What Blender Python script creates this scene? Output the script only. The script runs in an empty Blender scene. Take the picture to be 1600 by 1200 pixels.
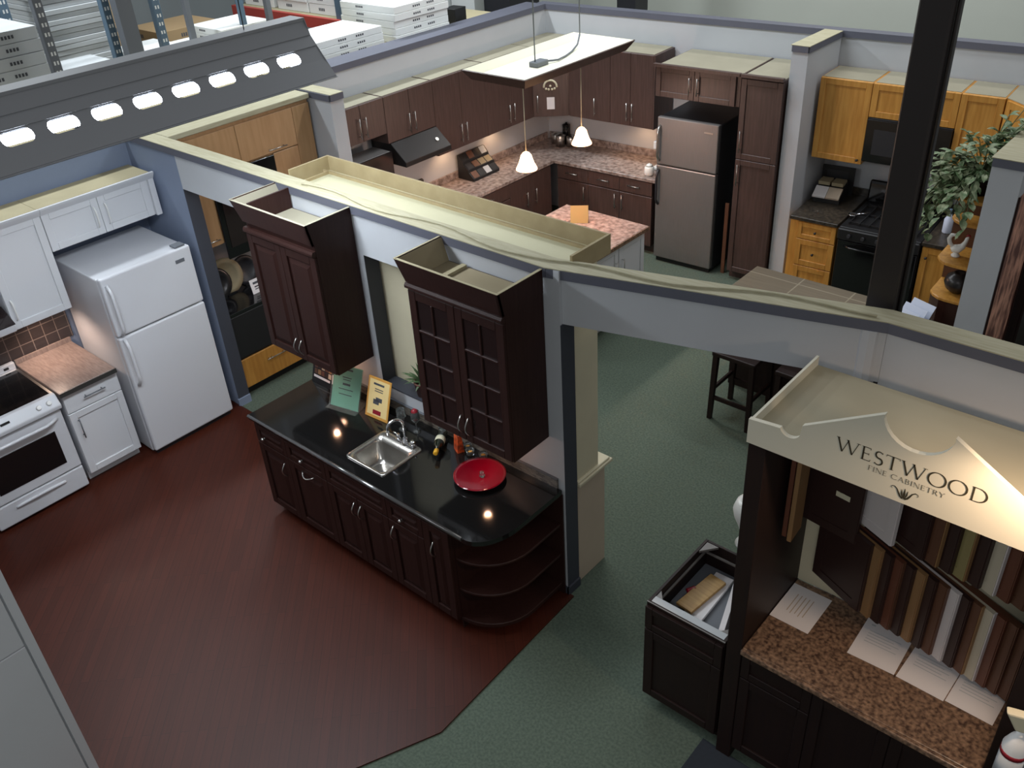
import bpy, bmesh, math, random
from mathutils import Matrix, Vector
random.seed(7)
SC = bpy.context.scene
COL = SC.collection
PI = math.pi

# ------------------------------------------------------------------ camera
cam = bpy.data.cameras.new('camera'); cam.sensor_width = 36.0
cam.lens = 1421.86 / 1600 * 36.0
cam.clip_start = 0.05; cam.clip_end = 100
co = bpy.data.objects.new('camera', cam); COL.objects.link(co)
RX = (0.7562355, 0.6519788, -0.0550585); RY = (0.3216134, -0.4436819, -0.8364874); RZ = (-0.5698005, 0.6148740, -0.5452131)
m = Matrix.Identity(4)
for i in range(3):
    m[i][0] = RX[i]; m[i][1] = -RY[i]; m[i][2] = -RZ[i]
m.translation = Vector((0, 0, 4.64))
co.matrix_world = m
SC.camera = co

# ------------------------------------------------------------------ view, world, large lights
SC.view_settings.view_transform = 'Standard'; SC.view_settings.look = 'None'
SC.view_settings.gamma = 1.0; SC.view_settings.use_curve_mapping = False
SC.view_settings.exposure = 0.0
W = bpy.data.worlds.new('world'); SC.world = W; W.use_nodes = True
W.node_tree.nodes['Background'].inputs[0].default_value = (0.73, 0.74, 0.75, 1)
W.node_tree.nodes['Background'].inputs[1].default_value = 0.25

def area(name, loc, sx, sy, power, col, rot=(0, 0, 0)):
    l = bpy.data.lights.new(name, 'AREA'); l.shape = 'RECTANGLE'; l.size = sx; l.size_y = sy
    l.energy = power; l.color = col
    o = bpy.data.objects.new(name, l); COL.objects.link(o); o.location = loc; o.rotation_euler = rot
    return o
COOL = (0.89, 0.955, 1.0)
area('unseen_fill_light', (-8.6, 6.6, 5.6), 0.35, 2.4, 150, COOL)  # unseen overhead area lamps, added out of frame for general ambience
area('unseen_fill_light', (-8.6, 2.6, 5.6), 0.35, 2.4, 130, COOL)
area('unseen_fill_light', (-5.6, 7.0, 5.6), 2.4, 0.35, 120, COOL)
area('unseen_fill_light', (-2.2, 8.6, 5.6), 2.4, 0.35, 60, (0.95, 0.97, 1.0))
area('unseen_fill_light', (0.6, -1.2, 5.4), 2.4, 0.35, 74, (0.95, 0.97, 1.0))  # unseen lamp on the camera side, added to light the front faces
area('unseen_fill_light', (-4.5, 10.6, 5.7), 3.0, 0.35, 60, (1.0, 0.98, 0.94))  # added to brighten the rear warehouse wall
area('unseen_fill_light', (1.2, 4.8, 5.6), 0.35, 2.4, 22, (1.0, 0.97, 0.94))  # added to lift the right partition and the trailing plant
def spot(name, loc, target, power, col, angle, blend=0.6, r=0.03):
    l = bpy.data.lights.new(name, 'SPOT'); l.energy = power; l.color = col; l.spot_size = math.radians(angle); l.spot_blend = blend; l.shadow_soft_size = r
    o = bpy.data.objects.new(name, l); COL.objects.link(o); o.location = loc
    d = Vector(target) - Vector(loc); o.rotation_euler = d.to_track_quat('-Z', 'Y').to_euler()
    return o
def point(name, loc, power, col, r=0.03):
    l = bpy.data.lights.new(name, 'POINT'); l.energy = power; l.color = col; l.shadow_soft_size = r
    o = bpy.data.objects.new(name, l); COL.objects.link(o); o.location = loc
    return o
WARM = (1.0, 0.62, 0.36)

# ------------------------------------------------------------------ materials
def lin(c):
    return tuple(((v / 255) / 12.92 if v <= 10 else (((v / 255) + 0.055) / 1.055) ** 2.4) for v in c) + (1,)
MATS = {}
def mat(name, rgb, rough=0.5, metal=0.0, spec=0.5, var=0.0, scale=8.0, stretch=(1, 1, 1), bump=0.0, rgb2=None, detail=4.0, coat=0.0, trans=0.0, ramp=None, rot=0.0, coords='Object', ior=None):
    M = bpy.data.materials.new(name); M.use_nodes = True
    nt = M.node_tree; b = nt.nodes['Principled BSDF']
    b.inputs['Base Color'].default_value = lin(rgb); b.inputs['Roughness'].default_value = rough
    b.inputs['Metallic'].default_value = metal; b.inputs['Specular IOR Level'].default_value = spec
    if coat: b.inputs['Coat Weight'].default_value = coat; b.inputs['Coat Roughness'].default_value = 0.08
    if trans: b.inputs['Transmission Weight'].default_value = trans
    if ior: b.inputs['IOR'].default_value = ior
    if var or rgb2 or bump:
        tc = nt.nodes.new('ShaderNodeTexCoord'); mp = nt.nodes.new('ShaderNodeMapping')
        mp.inputs['Scale'].default_value = stretch; mp.inputs['Rotation'].default_value = (0, 0, rot)
        nz = nt.nodes.new('ShaderNodeTexNoise'); nz.inputs['Scale'].default_value = scale; nz.inputs['Detail'].default_value = detail
        nt.links.new(tc.outputs[coords], mp.inputs[0]); nt.links.new(mp.outputs[0], nz.inputs['Vector'])
        if var or rgb2:
            cr = nt.nodes.new('ShaderNodeValToRGB')
            c1 = lin(rgb); c2 = lin(rgb2) if rgb2 else tuple(min(1, v * (1 - var)) for v in c1[:3]) + (1,)
            lo, hi = ramp or (0.35, 0.65)
            cr.color_ramp.elements[0].position = lo; cr.color_ramp.elements[1].position = hi
            cr.color_ramp.elements[0].color = c2; cr.color_ramp.elements[1].color = c1
            nt.links.new(nz.outputs['Fac'], cr.inputs[0]); nt.links.new(cr.outputs[0], b.inputs['Base Color'])
        if bump:
            bp = nt.nodes.new('ShaderNodeBump'); bp.inputs['Strength'].default_value = bump; bp.inputs['Distance'].default_value = 0.01
            nt.links.new(nz.outputs['Fac'], bp.inputs['Height']); nt.links.new(bp.outputs[0], b.inputs['Normal'])
    MATS[name] = M
    return M
def emit(name, rgb, strength):
    M = bpy.data.materials.new(name); M.use_nodes = True; nt = M.node_tree
    b = nt.nodes['Principled BSDF']; b.inputs['Base Color'].default_value = lin(rgb)
    b.inputs['Emission Color'].default_value = lin(rgb); b.inputs['Emission Strength'].default_value = strength
    MATS[name] = M; return M
GV = (14, 14, 0.9)   # grain running up
mat('paint_light', (185, 188, 192), 0.7, var=0.04, scale=3)
mat('paint_blue', (126, 138, 160), 0.7, var=0.04, scale=3)
mat('paint_dark', (58, 61, 70), 0.6, var=0.05, scale=4)
mat('band', (92, 94, 106), 0.6, var=0.05, scale=5)
mat('raw_wood', (178, 173, 147), 0.75, rgb2=(164, 158, 130), scale=9, stretch=(0.8, 7, 7))
mat('tray_wood', (166, 150, 114), 0.75, rgb2=(156, 140, 104), scale=9)
mat('cream_light', (236, 233, 212), 0.6, var=0.03, scale=3)
mat('cream', (206, 198, 170), 0.6, var=0.05, scale=4)
mat('beige', (188, 172, 152), 0.6, var=0.05, scale=4)
mat('carpet', (92, 103, 91), 0.95, rgb2=(77, 88, 78), scale=60, bump=0.25, spec=0.1)
mat('espresso', (50, 30, 26), 0.48, spec=0.22, rgb2=(44, 24, 21), scale=5, stretch=GV)
mat('espresso_dark', (38, 26, 23), 0.48, spec=0.22, rgb2=(34, 24, 23), scale=5, stretch=GV)
mat('walnut', (80, 61, 56), 0.42, rgb2=(68, 51, 46), scale=4, stretch=GV)
mat('maple', (204, 150, 72), 0.4, rgb2=(186, 130, 56), scale=4, stretch=(9, 9, 0.8))
mat('honey', (178, 140, 100), 0.45, rgb2=(168, 130, 90), scale=4, stretch=(8, 8, 0.8))
mat('honey_low', (178, 128, 58), 0.45, rgb2=(160, 110, 46), scale=4, stretch=(8, 8, 0.8))
mat('white_lacquer', (212, 214, 218), 0.32)
mat('white_enamel', (206, 208, 213), 0.28)
mat('white_plain', (228, 228, 226), 0.5)
mat('carton', (224, 226, 224), 0.75, var=0.05, scale=2)
mat('carton_grey', (186, 190, 192), 0.75, var=0.06, scale=2)
mat('carton_brown', (150, 126, 92), 0.8, var=0.08, scale=2)
mat('ink', (70, 72, 78), 0.8)
mat('ink_dark', (52, 46, 30), 0.6)
mat('steel', (138, 134, 132), 0.4, metal=0.55, var=0.08, scale=5, stretch=(40, 40, 1))
mat('steel_handle', (196, 194, 190), 0.28, metal=1.0)
mat('chrome', (225, 225, 228), 0.07, metal=1.0)
mat('sink_steel', (176, 173, 167), 0.24, metal=0.9)
mat('black_gloss', (16, 16, 18), 0.12, coat=0.3)
mat('black_matt', (24, 24, 26), 0.5)
mat('charcoal', (40, 40, 44), 0.45)
mat('counter_black', (15, 15, 15), 0.09, spec=0.6, rgb2=(24, 24, 24), scale=90)
mat('counter_brown', (152, 122, 98), 0.34, rgb2=(72, 54, 45), scale=52, detail=10, ramp=(0.34, 0.68))
mat('counter_rust', (172, 156, 148), 0.28, rgb2=(106, 90, 83), scale=22, detail=9, ramp=(0.34, 0.66))
mat('counter_copper', (146, 130, 122), 0.28, rgb2=(124, 108, 102), scale=14, stretch=(1, 6, 1))
mat('counter_dark', (70, 62, 52), 0.3, rgb2=(40, 36, 32), scale=30)
mat('counter_edge', (58, 58, 56), 0.35)
mat('fixture_metal', (150, 153, 158), 0.5)
mat('pillar_paint', (36, 30, 29), 0.4)
mat('blue_steel', (88, 110, 128), 0.5, var=0.1, scale=6)
mat('grey_steel', (98, 102, 108), 0.55)
mat('red_paint', (176, 66, 56), 0.5)
mat('leaf', (84, 112, 70), 0.55, rgb2=(158, 166, 132), scale=22, ramp=(0.35, 0.6))
mat('leaf_grass', (86, 112, 74), 0.55, rgb2=(58, 84, 52), scale=20)
mat('stem', (70, 82, 48), 0.6)
mat('terracotta', (96, 62, 52), 0.6)
mat('red_glass', (128, 5, 28), 0.1, spec=0.7, coat=0.5)
mat('red_dark', (140, 26, 40), 0.4)
mat('orange', (226, 92, 38), 0.5, rgb2=(120, 44, 26), scale=30)
mat('yellow_cap', (222, 168, 40), 0.35)
mat('bottle_green', (26, 32, 22), 0.08, spec=0.7)
mat('label_cream', (214, 208, 180), 0.6)
mat('paper_green', (142, 206, 176), 0.6)
mat('paper_yellow', (230, 204, 142), 0.6)
mat('paper_orange', (208, 150, 66), 0.6)
mat('paper_white', (226, 222, 222), 0.6)
mat('paper_blue', (206, 214, 232), 0.6)
mat('clear', (235, 240, 238), 0.05, trans=0.95, ior=1.2)
mat('glass_dark', (38, 30, 30), 0.06, spec=0.6)
mat('tan_board', (186, 150, 92), 0.55, rgb2=(166, 128, 76), scale=6, stretch=(1, 8, 1))
mat('sample_dark', (52, 34, 31), 0.4); mat('sample_brown', (100, 66, 48), 0.45, var=0.12, scale=5, stretch=GV)
mat('sample_oak', (150, 114, 76), 0.45, var=0.12, scale=5, stretch=GV); mat('sample_cream', (196, 186, 164), 0.5)
mat('sample_cherry', (104, 62, 46), 0.4, var=0.1, scale=5, stretch=GV); mat('sample_olive', (150, 138, 92), 0.5)
mat('sample_white', (214, 206, 204), 0.4)
mat('mat_blue', (38, 44, 52), 0.95, var=0.1, scale=40)
mat('mural', (232, 172, 146), 0.6, rgb2=(112, 70, 60), scale=6, stretch=(1.6, 1, 0.8), detail=7, ramp=(0.4, 0.62))
mat('warehouse_wall', (192, 196, 186), 0.85, var=0.05, scale=1.2)
mat('warehouse_grey', (150, 156, 158), 0.85, var=0.05, scale=1.2)
mat('plywood', (172, 162, 130), 0.8, var=0.1, scale=4)
mat('dusty_board', (150, 145, 126), 0.85, var=0.08, scale=4)
mat('sign_cream', (208, 203, 184), 0.55, var=0.03, scale=3)
mat('roof_cream', (158, 150, 126), 0.7, var=0.08, scale=3)
mat('edge_gloss', (60, 60, 60), 0.16, spec=1.0, coat=0.6)
mat('sign_yellow', (188, 164, 108), 0.6)
mat('tray_cream', (194, 190, 158), 0.7, var=0.05, scale=3)
mat('dark_drum', (58, 36, 30), 0.25)
mat('porcelain', (232, 232, 226), 0.3)
mat('pewter', (60, 58, 58), 0.3, metal=0.6)
mat('gallery', (112, 108, 104), 0.4)
mat('sand', (150, 138, 110), 0.8)
emit('tube_glow', (235, 243, 255), 26)
emit('shade_glow', (255, 190, 140), 9)
emit('puck_glow', (255, 190, 130), 14)

def brick_mat(name, c1, c2, mortar, bw, bh, ms, rough, rot=0.0, axes='XY', offset=0.5, spec=0.5):
    M = bpy.data.materials.new(name); M.use_nodes = True; nt = M.node_tree; b = nt.nodes['Principled BSDF']
    tc = nt.nodes.new('ShaderNodeTexCoord'); mp = nt.nodes.new('ShaderNodeMapping'); mp.inputs['Rotation'].default_value = (0, 0, rot)
    br = nt.nodes.new('ShaderNodeTexBrick'); br.offset = offset
    br.inputs['Color1'].default_value = lin(c1); br.inputs['Color2'].default_value = lin(c2); br.inputs['Mortar'].default_value = lin(mortar)
    br.inputs['Scale'].default_value = 1.0; br.inputs['Brick Width'].default_value = bw; br.inputs['Row Height'].default_value = bh; br.inputs['Mortar Size'].default_value = ms
    if axes == 'XY':
        nt.links.new(tc.outputs['Object'], mp.inputs[0])
    else:
        sp = nt.nodes.new('ShaderNodeSeparateXYZ'); cb = nt.nodes.new('ShaderNodeCombineXYZ')
        nt.links.new(tc.outputs['Object'], sp.inputs[0]); nt.links.new(sp.outputs[axes[0]], cb.inputs[0]); nt.links.new(sp.outputs[axes[1]], cb.inputs[1])
        nt.links.new(cb.outputs[0], mp.inputs[0])
    nt.links.new(mp.outputs[0], br.inputs['Vector'])
    nz = nt.nodes.new('ShaderNodeTexNoise'); nz.inputs['Scale'].default_value = 5; nz.inputs['Detail'].default_value = 5
    mp2 = nt.nodes.new('ShaderNodeMapping'); mp2.inputs['Scale'].default_value = (0.6, 14, 1) ; nt.links.new(mp.outputs[0], mp2.inputs[0]); nt.links.new(mp2.outputs[0], nz.inputs['Vector'])
    mx = nt.nodes.new('ShaderNodeMix'); mx.data_type = 'RGBA'; mx.blend_type = 'MULTIPLY'; mx.inputs[0].default_value = 0.45
    nt.links.new(br.outputs['Color'], mx.inputs[6]); nt.links.new(nz.outputs['Fac'], mx.inputs[7]); nt.links.new(mx.outputs[2], b.inputs['Base Color'])
    b.inputs['Roughness'].default_value = rough; b.inputs['Specular IOR Level'].default_value = spec
    MATS[name] = M; return M
brick_mat('hardwood', (76, 34, 22), (69, 31, 20), (54, 24, 16), 0.9, 0.057, 0.0016, 0.42, spec=0.2, rot=math.radians(45))
brick_mat('wall_tile', (66, 58, 58), (58, 52, 53), (132, 120, 114), 0.105, 0.105, 0.0035, 0.3, axes='YZ', offset=0.0)
brick_mat('mosaic', (150, 140, 126), (70, 62, 55), (120, 112, 102), 0.03, 0.0115, 0.0016, 0.3, axes='XZ')
brick_mat('stone_tile', (112, 100, 80), (104, 92, 74), (150, 140, 118), 0.46, 0.40, 0.006, 0.5, offset=0.0)

# ------------------------------------------------------------------ mesh helpers
class MB:
    def __init__(s): s.bm = bmesh.new(); s.mi = 0
    def face(s, pts):
        f = s.bm.faces.new([s.bm.verts.new(p) for p in pts]); f.material_index = s.mi; return f
    def hexa(s, p):      # 8 points: bottom 4 ccw, top 4 ccw
        v = [s.bm.verts.new(q) for q in p]
        for idx in ((3, 2, 1, 0), (4, 5, 6, 7), (0, 1, 5, 4), (1, 2, 6, 5), (2, 3, 7, 6), (3, 0, 4, 7)):
            f = s.bm.faces.new([v[i] for i in idx]); f.material_index = s.mi
        return s
    def box(s, x0, x1, y0, y1, z0, z1):
        return s.hexa([(x0, y0, z0), (x1, y0, z0), (x1, y1, z0), (x0, y1, z0), (x0, y0, z1), (x1, y0, z1), (x1, y1, z1), (x0, y1, z1)])
    def obox(s, c, ax, ay, az, hx, hy, hz):
        c = Vector(c); ax = Vector(ax).normalized() * hx; ay = Vector(ay).normalized() * hy; az = Vector(az).normalized() * hz
        return s.hexa([c - ax - ay - az, c + ax - ay - az, c + ax + ay - az, c - ax + ay - az, c - ax - ay + az, c + ax - ay + az, c + ax + ay + az, c - ax + ay + az])
    def loft(s, rings, close=True, cap=True):
        vs = [[s.bm.verts.new(p) for p in r] for r in rings]; n = len(vs[0])
        for a, b in zip(vs, vs[1:]):
            for i in range(n if close else n - 1):
                j = (i + 1) % n
                f = s.bm.faces.new((a[i], a[j], b[j], b[i])); f.material_index = s.mi; f.smooth = True
        if cap and close:
            for r in (vs[0][::-1], vs[-1]):
                f = s.bm.faces.new(r); f.material_index = s.mi
        return s
    def prism(s, pts, z0, z1):
        a = [s.bm.verts.new((x, y, z0)) for x, y in pts]; b = [s.bm.verts.new((x, y, z1)) for x, y in pts]; n = len(pts)
        for q in (a[::-1], b):
            f = s.bm.faces.new(q); f.material_index = s.mi
        for i in range(n):
            j = (i + 1) % n; f = s.bm.faces.new((a[i], a[j], b[j], b[i])); f.material_index = s.mi
        return s
    def extr(s, pts, axis, t0, t1):   # polygon in the plane across axis: 'y' -> pts (x,z); 'x' -> pts (y,z)
        def P(p, t): return (p[0], t, p[1]) if axis == 'y' else (t, p[0], p[1])
        a = [s.bm.verts.new(P(p, t0)) for p in pts]; b = [s.bm.verts.new(P(p, t1)) for p in pts]; n = len(pts)
        for q in (a[::-1], b):
            f = s.bm.faces.new(q); f.material_index = s.mi
        for i in range(n):
            j = (i + 1) % n; f = s.bm.faces.new((a[i], a[j], b[j], b[i])); f.material_index = s.mi
        return s
    def lathe(s, prof, cx=0, cy=0, cz=0, seg=20):
        rings = [[(cx + r * math.cos(2 * PI * k / seg), cy + r * math.sin(2 * PI * k / seg), cz + z) for k in range(seg)] for r, z in [(max(r, 0.0004), z) for r, z in prof]]
        return s.loft(rings)
    def cyl(s, p0, p1, r0, r1=None, seg=12):
        p0 = Vector(p0); p1 = Vector(p1); r1 = r0 if r1 is None else r1
        d = (p1 - p0).normalized(); u = d.orthogonal().normalized(); v = d.cross(u)
        return s.loft([[p + (u * math.cos(2 * PI * k / seg) + v * math.sin(2 * PI * k / seg)) * r for k in range(seg)] for p, r in ((p0, r0), (p1, r1))])
    def tube(s, path, r, seg=8, flat=1.0):
        P = [Vector(p) for p in path]; rings = []; u = None
        for i, p in enumerate(P):
            d = (P[min(i + 1, len(P) - 1)] - P[max(i - 1, 0)]).normalized()
            if u is None: u = d.orthogonal().normalized()
            u = (u - d * u.dot(d)).normalized(); v = d.cross(u)
            rr = r[i] if isinstance(r, (list, tuple)) else r
            rings.append([p + (u * math.cos(2 * PI * k / seg) + v * math.sin(2 * PI * k / seg) * flat) * rr for k in range(seg)])
        return s.loft(rings)
    def sphere(s, c, r, sz=1.0, seg=14, n=8):
        return s.lathe([(r * math.sin(PI * i / n), -r * sz * math.cos(PI * i / n)) for i in range(n + 1)], c[0], c[1], c[2], seg)
    def build(s, name, m, parent=None, bevel=0.0, seg=1, fix=True):
        if fix: bmesh.ops.recalc_face_normals(s.bm, faces=s.bm.faces)
        me = bpy.data.meshes.new(name); s.bm.to_mesh(me); s.bm.free()
        for k in (m if isinstance(m, (list, tuple)) else [m]): me.materials.append(MATS[k])
        o = bpy.data.objects.new(name, me); COL.objects.link(o)
        if parent: o.parent = parent
        if bevel:
            b = o.modifiers.new('bevel', 'BEVEL'); b.width = bevel; b.segments = seg; b.limit_method = 'ANGLE'; b.angle_limit = math.radians(40)
        return o
def tag(o, label, cat, group=None, kind=None):
    if label: o['label'] = label
    if cat: o['category'] = cat
    if group: o['group'] = group
    if kind: o['kind'] = kind
    return o
def thing(name, label, cat, loc=(0, 0, 0), rotz=0.0, group=None):
    o = bpy.data.objects.new(name, None); COL.objects.link(o); o.location = loc; o.rotation_euler = (0, 0, rotz)
    o.empty_display_size = 0.1
    return tag(o, label, cat, group)
def struct(o): o['kind'] = 'structure'; return o
def dup(root, loc, rotz, label=None, group=None):
    r = root.copy(); COL.objects.link(r); r.location = loc; r.rotation_euler = (0, 0, rotz)
    if label: r['label'] = label
    if group: r['group'] = group
    for ch in list(root.children):
        c = ch.copy(); COL.objects.link(c); c.parent = r
        for g in list(ch.children):
            d = g.copy(); COL.objects.link(d); d.parent = c
    return r
def arc(cx, cy, r, a0, a1, n=10):
    return [(cx + r * math.cos(math.radians(a0 + (a1 - a0) * i / n)), cy + r * math.sin(math.radians(a0 + (a1 - a0) * i / n))) for i in range(n + 1)]

# ------------------------------------------------------------------ cabinet builder (front faces local -y, x along the width)
def add_handle(parent, kind, x, z, L=0.13, mt='steel_handle', y=-0.022, r=0.005):
    b = MB()
    if kind == 'v':
        b.cyl((x, y - 0.03, z - L / 2), (x, y - 0.03, z + L / 2), r); nm = 'handle'
        for s_ in (-1, 1): b.cyl((x, y - 0.03, z + s_ * L * 0.38), (x, y, z + s_ * L * 0.38), r * 0.8)
    elif kind == 'h':
        b.cyl((x - L / 2, y - 0.03, z), (x + L / 2, y - 0.03, z), r); nm = 'handle'
        for s_ in (-1, 1): b.cyl((x + s_ * L * 0.38, y - 0.03, z), (x + s_ * L * 0.38, y, z), r * 0.8)
    elif kind == 'av':
        b.tube([(x, y - 0.034 * math.sin(PI * i / 8), z - L / 2 + L * i / 8) for i in range(9)], r); nm = 'handle'
    elif kind == 'ah':
        b.tube([(x - L / 2 + L * i / 8, y - 0.034 * math.sin(PI * i / 8), z - 0.02 * math.sin(PI * i / 8)) for i in range(9)], r); nm = 'handle'
    elif kind == 'wv':      # wide bowed bar
        b.tube([(x, y - 0.03 * min(1, 2.2 * math.sin(PI * i / 10)), z - L / 2 + L * i / 10) for i in range(11)], r * 1.7, flat=0.7); nm = 'handle'
    elif kind == 'wh':
        b.tube([(x - L / 2 + L * i / 10, y - 0.03 * min(1, 2.2 * math.sin(PI * i / 10)), z) for i in range(11)], r * 1.5, flat=0.7); nm = 'handle'
    else:
        b.cyl((x, y, z), (x, y - 0.014, z), 0.007, 0.006); b.sphere((x, y - 0.022, z), 0.014, 0.9, 12, 6); nm = 'knob'
    return b.build(nm, mt, parent)
def add_front(root, name, x0, x1, z0, z1, style, mt, handle=None, hmat='steel_handle', fw=0.058, panes=(2, 4)):
    g = 0.0015; x0 += g; x1 -= g; z0 += g; z1 -= g; T = 0.02
    b = MB(); f = min(fw, (z1 - z0) * 0.28)
    if style == 'slab':
        b.box(x0, x1, -T, 0, z0, z1); bev = 0.003
    else:
        b.box(x0, x0 + f, -T, 0, z0, z1); b.box(x1 - f, x1, -T, 0, z0, z1)
        b.box(x0 + f, x1 - f, -T, 0, z0, z0 + f); b.box(x0 + f, x1 - f, -T, 0, z1 - f, z1); bev = 0.003
        a0, a1, c0, c1 = x0 + f, x1 - f, z0 + f, z1 - f
        if style == 'shaker':
            b.box(a0 - 0.002, a1 + 0.002, -T + 0.011, -0.002, c0 - 0.002, c1 + 0.002)
        elif style == 'raised':
            b.box(a0 - 0.002, a1 + 0.002, -T + 0.013, -0.001, c0 - 0.002, c1 + 0.002)
            e = min(0.035, (a1 - a0) * 0.25, (c1 - c0) * 0.3); q = 0.008
            b.hexa([(a0 + q, -T + 0.013, c0 + q), (a1 - q, -T + 0.013, c0 + q), (a1 - q, -T + 0.013, c1 - q), (a0 + q, -T + 0.013, c1 - q),
                    (a0 + q + e, -T + 0.001, c0 + q + e), (a1 - q - e, -T + 0.001, c0 + q + e), (a1 - q - e, -T + 0.001, c1 - q - e), (a0 + q + e, -T + 0.001, c1 - q - e)])
        elif style == 'glass':
            nx, nz = panes
            for i in range(1, nx):
                xm = a0 + (a1 - a0) * i / nx; b.box(xm - 0.008, xm + 0.008, -T, -0.004, c0, c1)
            for i in range(1, nz):
                zm = c0 + (c1 - c0) * i / nz; b.box(a0, a1, -T - 0.001, -0.004, zm - 0.008, zm + 0.008)
    d = b.build(name, mt, root, bevel=bev)
    if style == 'glass':
        b = MB(); b.box(a0 - 0.004, a1 + 0.004, -0.010, -0.006, c0 - 0.004, c1 + 0.004); b.build('pane', 'glass_dark', d)
    if handle:
        for h in (handle if isinstance(handle, list) else [handle]): add_handle(d, *h, mt=hmat, y=-T)
    return d
def cabinet(name, label, cat, loc, rotz, w, d, h, mt, fronts, kick=0.0, group=None, hmat='steel_handle', open_top=False, kick_mat=None, top_mat=None, body_mat=None):
    root = thing(name, label, cat, loc, rotz, group)
    b = MB(); T = 0.018
    if open_top:
        b.box(0, T, 0, d, kick, h); b.box(w - T, w, 0, d, kick, h); b.box(T, w - T, d - T, d, kick, h); b.box(T, w - T, 0, T, kick, h); b.box(T, w - T, T, d - T, kick, kick + T)
    else:
        b.box(0, w, 0, d, kick, h)
    b.build('body', body_mat or mt, root, bevel=0.002)
    if kick:
        k = MB(); k.box(0.0, w, 0.06, d - 0.01, 0, kick); k.build('toe_kick', kick_mat or mt, root)
    if top_mat:
        k = MB(); k.box(0.012, w - 0.012, 0.012, d - 0.006, h, h + 0.004); k.build('top_panel', top_mat, root)
    for fr in fronts:
        nm, x0, x1, z0, z1, st = fr[:6]; hd = fr[6] if len(fr) > 6 else None
        add_front(root, nm, x0, x1, z0, z1, st, mt, hd, hmat)
    return root

# ================================================================== STRUCTURE
YM = 3.46; TH = 0.12; ZT = 2.45
b = MB(); b.face([(-16, -4, 0), (4, -4, 0), (4, 16, 0), (-16, 16, 0)]); struct(b.build('floor', 'carpet'))
b = MB(); b.prism([(-7.42, -0.6), (-3.75, 0.0), (-2.93, 1.66), (-2.72, 2.12), (-2.76, 3.46), (-7.42, 3.46)], 0.002, 0.012); struct(b.build('floor', 'hardwood'))
# main partition: stub, header, pier, window surround, end post
b = MB()
b.box(-6.655, -5.25, YM, YM + TH, 2.115, ZT); b.box(-5.25, -4.476, YM, YM + TH, 0, ZT)
b.box(-4.476, -3.85, YM, YM + TH, 2.11, ZT); b.box(-4.476, -3.85, YM, YM + TH, 0, 1.09); b.box(-3.85, -2.81, YM, YM + TH, 0, ZT)
struct(b.build('wall_front', 'paint_light'))
b = MB(); b.box(-7.42, -6.655, YM, YM + TH, 0, ZT); struct(b.build('wall_front', 'paint_blue'))
# dark painted reveals
b = MB(); b.box(-6.657, -6.652, YM + 0.001, YM + TH, 0, 2.115); struct(b.build('trim_1', 'paint_dark'))
b = MB(); b.box(-2.812, -2.806, YM + 0.001, YM + TH + 0.002, 0.0, 2.115); struct(b.build('trim_2', 'paint_dark'))
b = MB(); b.box(-4.478, -4.472, YM + 0.001, YM + TH, 1.09, 2.11); b.box(-4.476, -3.85, YM - 0.004, YM + TH, 1.088, 1.096); b.box(-3.853, -3.848, YM + 0.001, YM + TH, 1.09, 2.11)
struct(b.build('trim_3', 'paint_dark'))
# header over the wide opening, turned 15 degrees, and the right wall
HA = math.radians(15.06); hx, hy = math.cos(HA), math.sin(HA)
H0 = Vector((-2.895, 3.46)); H1 = Vector((-1.19, 3.917))
def hp(t, n): return (H0.x + hx * t - hy * n, H0.y + hy * t + hx * n)
HL = 1.765
b = MB(); b.prism([hp(0, 0), hp(HL, 0), hp(HL, TH), hp(0.03, TH)], 2.115, ZT)
struct(b.build('wall_header', 'paint_light'))
b = MB(); b.box(-1.19, 1.6, 3.92, 3.92 + TH, 0, ZT); struct(b.build('wall_right', 'paint_light'))
b = MB(); b.prism([(-1.325, 3.93), (-1.32, 3.90), (-1.295, 3.882), (-1.26, 3.882), (-1.23, 3.892), (-1.215, 3.93)], 0, 2.395)
struct(b.build('trim_4', 'paint_light'))
# left wall, rear part furred out, back wall, partitions
b = MB(); b.box(-7.54, -7.42, -2.5, 5.2, 0, ZT); struct(b.build('wall_left', 'paint_blue'))
b = MB(); b.box(-7.42, -7.41, YM + TH, 5.08, 0, ZT); struct(b.build('wall_left', 'paint_light'))
b = MB(); b.box(-7.40, -7.28, 5.2, 8.95, 0, 2.51); struct(b.build('wall_left', 'paint_light'))
BA = math.atan(0.0572); BO = Vector((-7.28, 8.86)); e1 = Vector((math.cos(BA), math.sin(BA))); e2 = Vector((-math.sin(BA), math.cos(BA)))
def bp(s, t): v = BO + e1 * s + e2 * t; return (v.x, v.y)
b = MB(); b.prism([bp(-0.12, 0), bp(8.5, 0), bp(8.5, TH), bp(-0.12, TH)], 0, 2.51); struct(b.build('wall_back', 'paint_light'))
b = MB(); b.box(-7.42, -6.70, 5.08, 5.23, 0, ZT); struct(b.build('wall_stub', 'paint_light'))
b = MB(); b.box(-3.876, -3.713, 8.335, 9.05, 0, 2.51); struct(b.build('wall_partition', 'paint_light'))
b = MB(); b.box(-1.49, -1.29, 6.40, 9.17, 0, ZT); struct(b.build('wall_partition', 'paint_light'))
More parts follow.
